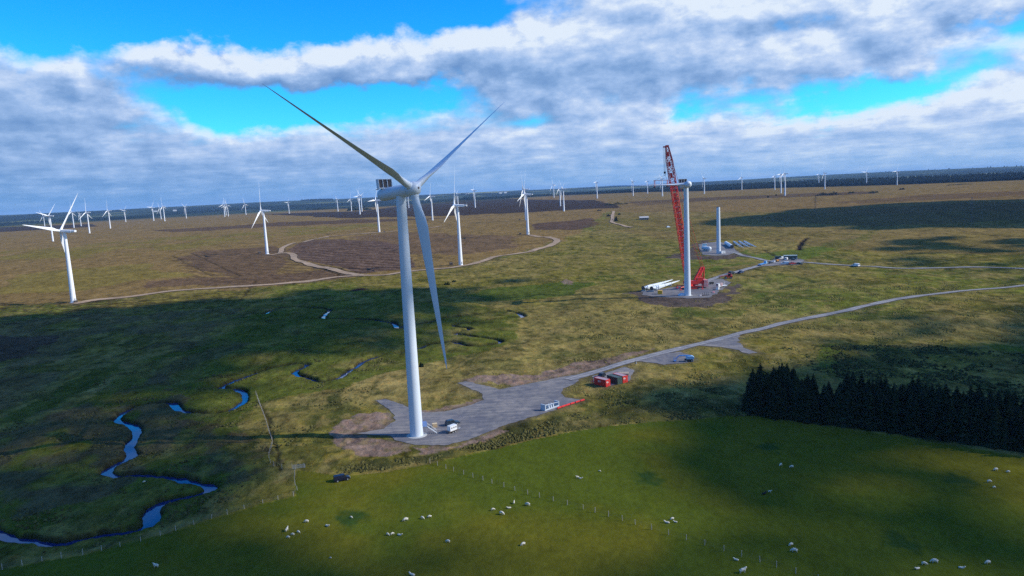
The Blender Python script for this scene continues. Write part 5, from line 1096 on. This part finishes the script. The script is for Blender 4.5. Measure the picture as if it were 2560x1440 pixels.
# ------------------------------------------------------------------ conifers
def leafmat(name, c, v=.4):
    m = bpy.data.materials.new(name); m.use_nodes = True; t = NB(m.node_tree); b = m.node_tree.nodes['Principled BSDF']
    gi_ = t.n('ShaderNodeNewGeometry'); oi = t.n('ShaderNodeObjectInfo'); k = t.m('ADD', t.m('MULTIPLY', gi_.outputs['Random Per Island'], v*1.6), t.m('ADD', t.m('MULTIPLY', oi.outputs['Random'], .5), 1-v))
    t.put(b.inputs['Base Color'], t.v('MULTIPLY', c, t.comb(k, k, k))); b.inputs['Roughness'].default_value = .9; b.inputs['Specular IOR Level'].default_value = .02; return m
FIR = leafmat('spruce_needles', (.012, .019, .008)); BARK = mat('bark', (.06, .045, .035), .9)
def conifer_mesh(seed, h=14.0):
    rnd = random.Random(seed); b = MB(); z = h*.06
    while z < h*.985:
        t_ = z/h; R = (1-t_)**.75*h*.27*rnd.uniform(.8, 1.15)+.12; n = max(4, int(9*(1-t_)+4))
        a0 = rnd.uniform(0, 6.28)
        for i in range(n):
            a = a0+6.283*i/n+rnd.uniform(-.25, .25); r_ = R*rnd.uniform(.65, 1.15); dr = -r_*.28+rnd.uniform(-.15, .2); w_ = r_*.30+.12
            c, s = math.cos(a), math.sin(a); up_ = .22*r_
            p0 = (0, 0, z+.25); tip = (c*r_, s*r_, z+dr); l_ = (c*r_*.62-s*w_, s*r_*.62+c*w_, z+dr*.5-.12); rr_ = (c*r_*.62+s*w_, s*r_*.62-c*w_, z+dr*.5-.12); md = (c*r_*.55, s*r_*.55, z+dr*.3+up_*.6)
            b.add([p0, l_, tip, rr_, md], [(0, 1, 4), (1, 2, 4), (2, 3, 4), (3, 0, 4)])
        z += h*.036*(1-.35*t_)+.08
    b.rod((0, 0, h*.93), (0, 0, h*1.02), .07, .01, 4)
    return b.mesh('crown', FIR, False)
CON = [conifer_mesh(k) for k in range(6)]; TRK_ME = MB().rod((0, 0, -.4), (0, 0, 11), .22, .05, 7).mesh('trunk', BARK)
front = smooth_line(LW([(1878, 1031), (2000, 1046), (2150, 1064), (2330, 1090), (2560, 1122), (2760, 1150)]), 2.0)
back_l = smooth_line(LW([(1886, 1000), (2000, 1003), (2150, 1012), (2330, 1035), (2560, 1068), (2800, 1095)]), 2.0)
rnd = random.Random(5); cnt = 0; trees = []
for row in range(7):
    f = row/6.0; n = 40
    for i in range(n):
        t_ = (i+rnd.uniform(-.3, .3)+.5*(row % 2))/n; t_ = min(max(t_, 0), 1); a = front[int(t_*(len(front)-1))]; b_ = back_l[int(t_*(len(back_l)-1))]
        p_ = a+(b_-a)*f+np.array([rnd.uniform(-.7, .7), rnd.uniform(-.7, .7)])
        gap = (.20 < t_ < .29 and row > 2)
        if gap and rnd.random() < .75: continue
        trees.append((p_, row, t_))
for (p_, row, t_) in trees:
    z = float(ztb(p_[0], p_[1])); h_ = rnd.uniform(.70, 1.08)*(1.02 if t_ < .15 else (.8 if t_ < .28 else .92)); lab = 'dark conifer in the front row of the plantation facing the pasture' if row == 0 else ('dark conifer in the back row of the plantation facing the moor' if row == 6 else 'dark conifer inside the dense plantation at the right')
    o = thing('conifer_tree', (p_[0], p_[1], z), lab, 'tree', rnd.uniform(0, 6.28), {0: 'front row of plantation conifers', 6: 'back row of plantation conifers'}.get(row, 'inner plantation conifers')); o.scale = (h_*1.15, h_*1.15, h_*.87)
    obj('trunk', TRK_ME, o); obj('crown', rnd.choice(CON), o)
# ------------------------------------------------------------------ far forests: one mass each
FAR = leafmat('far_forest_needles', (.006, .013, .016), .15)
def wood(px_near, depth, name, lab, hgt, dens_, seed, mt=FAR):
    r_ = np.random.RandomState(seed); L = smooth_line(LW(px_near), 25.0); seg = np.hypot(*(np.diff(L, axis=0).T)); n = int(min(15000, max(500, seg.sum()*depth*dens_)))
    i = r_.choice(len(seg), n, p=seg/seg.sum()); t_ = r_.rand(n)[:, None]; rad = L[i]/np.hypot(L[i, 0], L[i, 1])[:, None]
    p_ = L[i]+(L[i+1]-L[i])*t_+rad*(r_.rand(n)**1.6*depth)[:, None]; x, y = p_[:, 0], p_[:, 1]; z = ztb(x, y); h_ = hgt*(.7+.45*r_.rand(n)); w_ = h_*.26
    V = []
    for fz, fw_ in ((-.05, 1.0), (.45, 1.25)):
        for k in range(5): V.append(np.stack([x+w_*fw_*math.cos(k*1.257), y+w_*fw_*math.sin(k*1.257), z+h_*fz], 1))
    V.append(np.stack([x, y, z+h_], 1)); V = np.stack(V, 1).reshape(-1, 3); o_ = np.arange(n)*11
    F4 = np.concatenate([np.stack([o_+k, o_+(k+1) % 5, o_+5+(k+1) % 5, o_+5+k], 1) for k in range(5)]); F3 = np.concatenate([np.stack([o_+5+k, o_+5+(k+1) % 5, o_+10], 1) for k in range(5)])
    me = np_mesh(name, V, F4, F3); me.materials.append(mt); return obj(name, me, None, lab, 'forest', kind='stuff')
def BZ(p_): return ztb(p_[0], p_[1])
wood([(1400, 487), (1560, 482), (1700, 478.5), (1840, 474.5), (1980, 469), (2100, 466), (2250, 461.5), (2400, 456), (2560, 450), (2700, 445)], 750, 'conifer_forest', 'long dark blue conifer forest along the right edge of the moor', 15, .006, 1)
wood([(640, 522), (720, 518), (850, 512), (960, 507), (1000, 503)], 420, 'conifer_forest', 'dark conifer forest behind the left centre of the moor', 17, .003, 2)
wood([(230, 552), (310, 548), (420, 538), (520, 531), (640, 523)], 380, 'conifer_forest', 'thin dark conifer forest edge along the far left moor', 14, .003, 3)
wood([(-60, 566), (60, 558), (180, 552), (260, 547)], 260, 'conifer_forest', 'low dark wood at the far left edge', 12, .003, 4)
wood([(1090, 478), (1110, 476), (1140, 474)], 200, 'conifer_forest', 'dark wood on the slope of the centre hill', 20, .004, 5)
wood([(1160, 473), (1190, 472), (1206, 473)], 120, 'conifer_forest', 'small dark wood on top of the pale hill', 22, .004, 6)
wood([(1030, 492), (1100, 488), (1180, 490), (1320, 493), (1380, 489)], 250, 'conifer_forest', 'scattered dark woods at the foot of the centre hill', 13, .0022, 7)
wood([(753, 504), (790, 502), (832, 501)], 120, 'conifer_forest', 'dark tree line on the skyline left of the foreground nacelle', 24, .004, 8)
SHR = leafmat('shrub_leaves', (.035, .045, .016))
def shrub(px, wpx, hpx, lab, grp=None, mt=SHR, dense=26, nm='shrub_clump', cat='shrubs'):
    P = Vector(G(*px)); k = P.y/1800; w_ = wpx*k/2; h_ = hpx*k; r_ = random.Random(int(px[0])); o = thing(nm, P, lab, cat, 0, grp); b = MB()
    for i in range(dense*12):
        a = r_.uniform(0, 6.28); q_ = r_.random()**.5; x = w_*q_*math.cos(a); y = w_*.35*q_*math.sin(a); hh2 = h_*(1-q_*q_)**.4*(.7+.3*math.sin(x/w_*7+px[0])); z = r_.uniform(.15, 1)*hh2; s = h_*r_.uniform(.10, .2)
        vs = [(x+r_.uniform(-s, s)*1.4, y+r_.uniform(-s, s)*1.4, z+r_.uniform(-s, s)) for _ in range(4)]; b.add(vs, [(0, 1, 2), (0, 2, 3), (0, 3, 1), (1, 3, 2)])
    b.build('foliage', mt, o, False); q = MB()
    for i in range(6): x = r_.uniform(-w_*.7, w_*.7); q.rod((x, 0, -.3), (x, 0, h_*.6), .15*h_/4, .05, 5)
    q.build('stems', BARK, o)
shrub((2072, 488), 64, 9, 'largest dark scrub copse on the moor below the far right pair of turbines', mt=FIR)
shrub((2128, 483), 18, 5, 'small grey bush right of the dark copse'); shrub((2184, 482), 26, 6, 'rounded green bush clump below the second turbine from the right'); shrub((2255, 474), 14, 5, 'small dark bush near the rightmost turbine', mt=FIR)
shrub((2400, 462), 68, 4, 'long low hedge of scrub before the right forest'); shrub((898, 526), 62, 12, 'round dark copse at the foot of the far pair of turbines', mt=FIR); shrub((800, 524), 30, 6, 'low dark thicket left of the round copse', mt=FIR)
shrub((1521, 541), 9, 6, 'dark bush left of the far lane', mt=FIR); shrub((1548, 537), 6, 5, 'reddish bush right of the far lane'); shrub((1540, 553), 5, 11, 'low hedge hugging the far lane', mt=FIR); shrub((1498, 527), 12, 4, 'dark scrub at the brow above the far lane', mt=FIR); shrub((1540, 512), 60, 7, 'dark belt of scrub beyond the far lane', mt=FIR)
shrub((1053, 917), 10, 12, 'small dark bush just right of the foreground tower', mt=FIR, nm='bush', cat='bush'); shrub((1118, 712), 15, 8, 'grey boulder coloured gorse right of the hanging blade', nm='bush', cat='bush'); shrub((1135, 705), 10, 6, 'smaller gorse bush behind the grey one', nm='bush', cat='bush'); shrub((1940, 489), 4, 4, 'tiny dark bush beside the nearest of the three overlapping turbines', mt=FIR); shrub((1920, 494), 4, 5, 'tiny bush left of the three overlapping turbines', mt=FIR)
# ------------------------------------------------------------------ tussocks and rushes on the rough ground (uncountable)
TUS = leafmat('rush_tussock', (.125, .105, .028), .7)
def tussocks(n, seed, name, lab, sampler, hs_, mt=TUS):
    r_ = np.random.RandomState(seed); P = sampler(r_, n); x, y = P[:, 0], P[:, 1]
    pd = np.full(x.shape, 1e9)
    for L, hw_ in RW.values(): d, _ = pl_dist(x, y, L, hw_+4); pd = np.minimum(pd, d-hw_)
    for Q in PW.values(): pd = np.where(inpoly(x, y, Q), -1, pd)
    for Q in EW.values(): pd = np.where(inpoly(x, y, Q) & (r_.rand(len(x)) < .9), -1, pd)
    d, _ = pl_dist(x, y, STREAM, 8); pd = np.minimum(pd, d-2.6); ok = (pd > .8) & ~inpoly(x, y, FIELD); x, y = x[ok], y[ok]; n = len(x)
    z = ztb(x, y)-.25; h_ = hs_*(.5+r_.rand(n)); w_ = h_*(.7+.8*r_.rand(n)); K = 5; V = []; a0 = r_.rand(n)*6.28
    for k in range(K):
        a = a0+k*2*math.pi/K; rr_ = w_*(.7+.5*r_.rand(n)); V.append(np.stack([x+rr_*np.cos(a), y+rr_*np.sin(a), z], 1))
    for k in range(K):
        a = a0+(k+.5)*2*math.pi/K; rr_ = w_*.6*(.6+.7*r_.rand(n)); V.append(np.stack([x+rr_*np.cos(a), y+rr_*np.sin(a), z+h_*(.5+.5*r_.rand(n))], 1))
    V.append(np.stack([x, y, z+h_*1.1], 1)); V = np.stack(V, 1).reshape(-1, 3); o_ = np.arange(n)*(2*K+1); F4 = []; 
    q4 = np.concatenate([np.stack([o_+k, o_+(k+1) % K, o_+K+k], 1) for k in range(K)]+[np.stack([o_+(k+1) % K, o_+K+(k+1) % K, o_+K+k], 1) for k in range(K)]+[np.stack([o_+K+k, o_+K+(k+1) % K, o_+2*K], 1) for k in range(K)])
    me = np_mesh(name, V, np.zeros((0, 4), int), q4); me.materials.append(mt); obj(name, me, None, lab, 'rushes', kind='stuff')
def samp_poly(px):
    Q = LW(px)
    def f(r_, n):
        lo, hi = Q.min(0), Q.max(0); P = r_.rand(n*4, 2)*(hi-lo)+lo; P = P[inpoly(P[:, 0], P[:, 1], Q)]; k = fbm(P[:, 0]/9, P[:, 1]/14, 64, 3); P = P[k > .36+.2*r_.rand(len(k))]; return P[:n]
    return f
tussocks(9000, 1, 'rush_tussocks', 'dense dark rush tussocks between the gravel pad and the pasture', samp_poly([(740, 1160), (1080, 1140), (1260, 1085), (1480, 1020), (1700, 975), (1890, 960), (1890, 1036), (1700, 1048), (1500, 1064), (1330, 1094), (1200, 1127), (1080, 1154), (860, 1186)]), .33, leafmat('dark_rush', (.080, .072, .022), .6))
tussocks(26000, 2, 'moor_grass_tussocks', 'pale and dark moor grass tussocks over the right hand moor', samp_poly([(1100, 960), (1500, 880), (1400, 800), (1600, 770), (2100, 700), (2700, 700), (2700, 1060), (1900, 940), (1700, 975), (1500, 1020)]), .30)
tussocks(9000, 3, 'valley_tussocks', 'dull rush tussocks along the stream valley', samp_poly([(0, 1000), (400, 900), (700, 860), (1000, 900), (950, 990), (840, 1060), (720, 1160), (600, 1240), (300, 1360), (0, 1400)]), .30, leafmat('valley_rush', (.065, .06, .02), .7))
tussocks(5000, 4, 'dark_scrub_tufts', 'dark scrubby tufts above the conifer plantation', samp_poly([(1950, 870), (2300, 860), (2700, 900), (2700, 1050), (2300, 980), (2000, 930)]), .5, leafmat('dark_scrub', (.06, .062, .020), .7))
# ------------------------------------------------------------------ unseen clouds, added and shaped to shade the moor and darken the near pasture
CLM = mat('added_cloud_white', (.85, .87, .9), 1.0, 0, .03, .01, 0.0)
SHADE = [  # outline on the ground, cover, puff radius
 ([(-500, 830), (0, 805), (300, 775), (650, 745), (900, 725), (1120, 722), (1180, 745), (1000, 790), (840, 815), (700, 850), (500, 900), (380, 950), (250, 1000), (120, 1040), (-600, 1250)], 1.0, 15),
 ([(380, 950), (700, 850), (760, 890), (600, 960), (530, 1080), (480, 1190), (250, 1240), (-600, 1300), (-600, 1200), (120, 1040), (250, 1000)], .7, 5),
 ([(-600, 1200), (250, 1200), (520, 1130), (640, 1180), (700, 1260), (600, 1320), (700, 1500), (-600, 1600)], .75, 5),
 ([(820, 765), (1180, 760), (1240, 790), (1000, 880), (800, 900), (700, 880)], .55, 5),
 ([(1150, 700), (1330, 690), (1450, 700), (1240, 725), (1120, 730)], .7, 16),
 ([(1900, 960), (2100, 900), (2300, 880), (2700, 880), (2900, 1150), (2400, 1110), (2100, 1060), (1880, 1035), (1700, 1045), (1600, 1010)], .9, 13),
 ([(600, 1500), (700, 1390), (1200, 1400), (1700, 1380), (2000, 1330), (2200, 1280), (2700, 1250), (2800, 1600), (1300, 1800)], .60, 4),
 ([(2200, 1160), (2700, 1170), (2800, 1500), (2350, 1500), (2350, 1300)], .45, 4),
 ([(1700, 1060), (2050, 1080), (2100, 1200), (1900, 1300), (1700, 1200)], .8, 4),
 ([(1800, 560), (2000, 530), (2300, 508), (2700, 500), (2700, 552), (2300, 566), (2050, 566)], 1.0, 60),
 ([(2250, 590), (2700, 590), (2700, 700), (2400, 690), (2200, 640)], .45, 12),
 ([(2150, 780), (2700, 760), (2700, 870), (2300, 880), (2050, 860)], .45, 6)]
import bmesh
bm = bmesh.new(); bmesh.ops.create_icosphere(bm, subdivisions=2, radius=1.0); ico_v = np.array([v.co[:] for v in bm.verts]); ico_f = np.array([[v.index for v in f.verts] for f in bm.faces]); bm.free()
CH = 950.0; off2 = np.array([SD.x, SD.y])/SD.z
for si, (px, cv, pr) in enumerate(SHADE):
    Q = LW(px); lo, hi = Q.min(0), Q.max(0); r_ = np.random.RandomState(100+si)
    area = (hi-lo).prod(); n = int(min(9000, area/(math.pi*pr*pr)*(3.6 if cv > .7 else .95*cv))); P = r_.rand(n, 2)*(hi-lo)+lo
    jit = P+(r_.rand(n, 2)-.5)*pr*3.0; ok = inpoly(jit[:, 0], jit[:, 1], Q)
    cs = max(pr*5, 30); cl = fbm(P[:, 0]/cs, P[:, 1]/cs, 200+si, 3); ok &= (cl > (.26 if cv > .7 else .18+.2*r_.rand(n))); P = P[ok]
    if not len(P): continue
    zc = CH+r_.rand(len(P))*pr*6; C3 = np.column_stack([P[:, 0]+off2[0]*zc, P[:, 1]+off2[1]*zc, zc]); rad = pr*(.6+.8*r_.rand(len(P)))
    V = (ico_v[None]*np.stack([rad*1.25, rad*1.25, rad*.7], 1)[:, None, :]+C3[:, None, :]).reshape(-1, 3); F = (ico_f[None]+(np.arange(len(P))*len(ico_v))[:, None, None]).reshape(-1, 3)
    me = np_mesh('added_cloud', V, np.zeros((0, 4), int), F); me.polygons.foreach_set('use_smooth', [True]*len(me.polygons)); me.materials.append(CLM); obj('added_cloud', me, None, 'unseen white cumulus puffs added high above to shade moor and pasture', 'added_cloud', kind='stuff')
# ------------------------------------------------------------------ air
hm = bpy.data.materials.new('haze'); hm.use_nodes = True; hm.node_tree.nodes.clear(); t = NB(hm.node_tree)
pvn = t.n('ShaderNodeVolumePrincipled'); pvn.inputs['Color'].default_value = rgb(.40, .66, 1.0); pvn.inputs['Density'].default_value = 3.8e-5; pvn.inputs['Anisotropy'].default_value = 0.0
oo = t.n('ShaderNodeOutputMaterial'); hm.node_tree.links.new(pvn.outputs[0], oo.inputs['Volume'])
hme = MB().box((0, 0, -80), (90000, 90000, 520)).mesh('haze', hm, False); obj('haze', hme, None, kind='stuff', label='thin blue air haze over the whole moor')
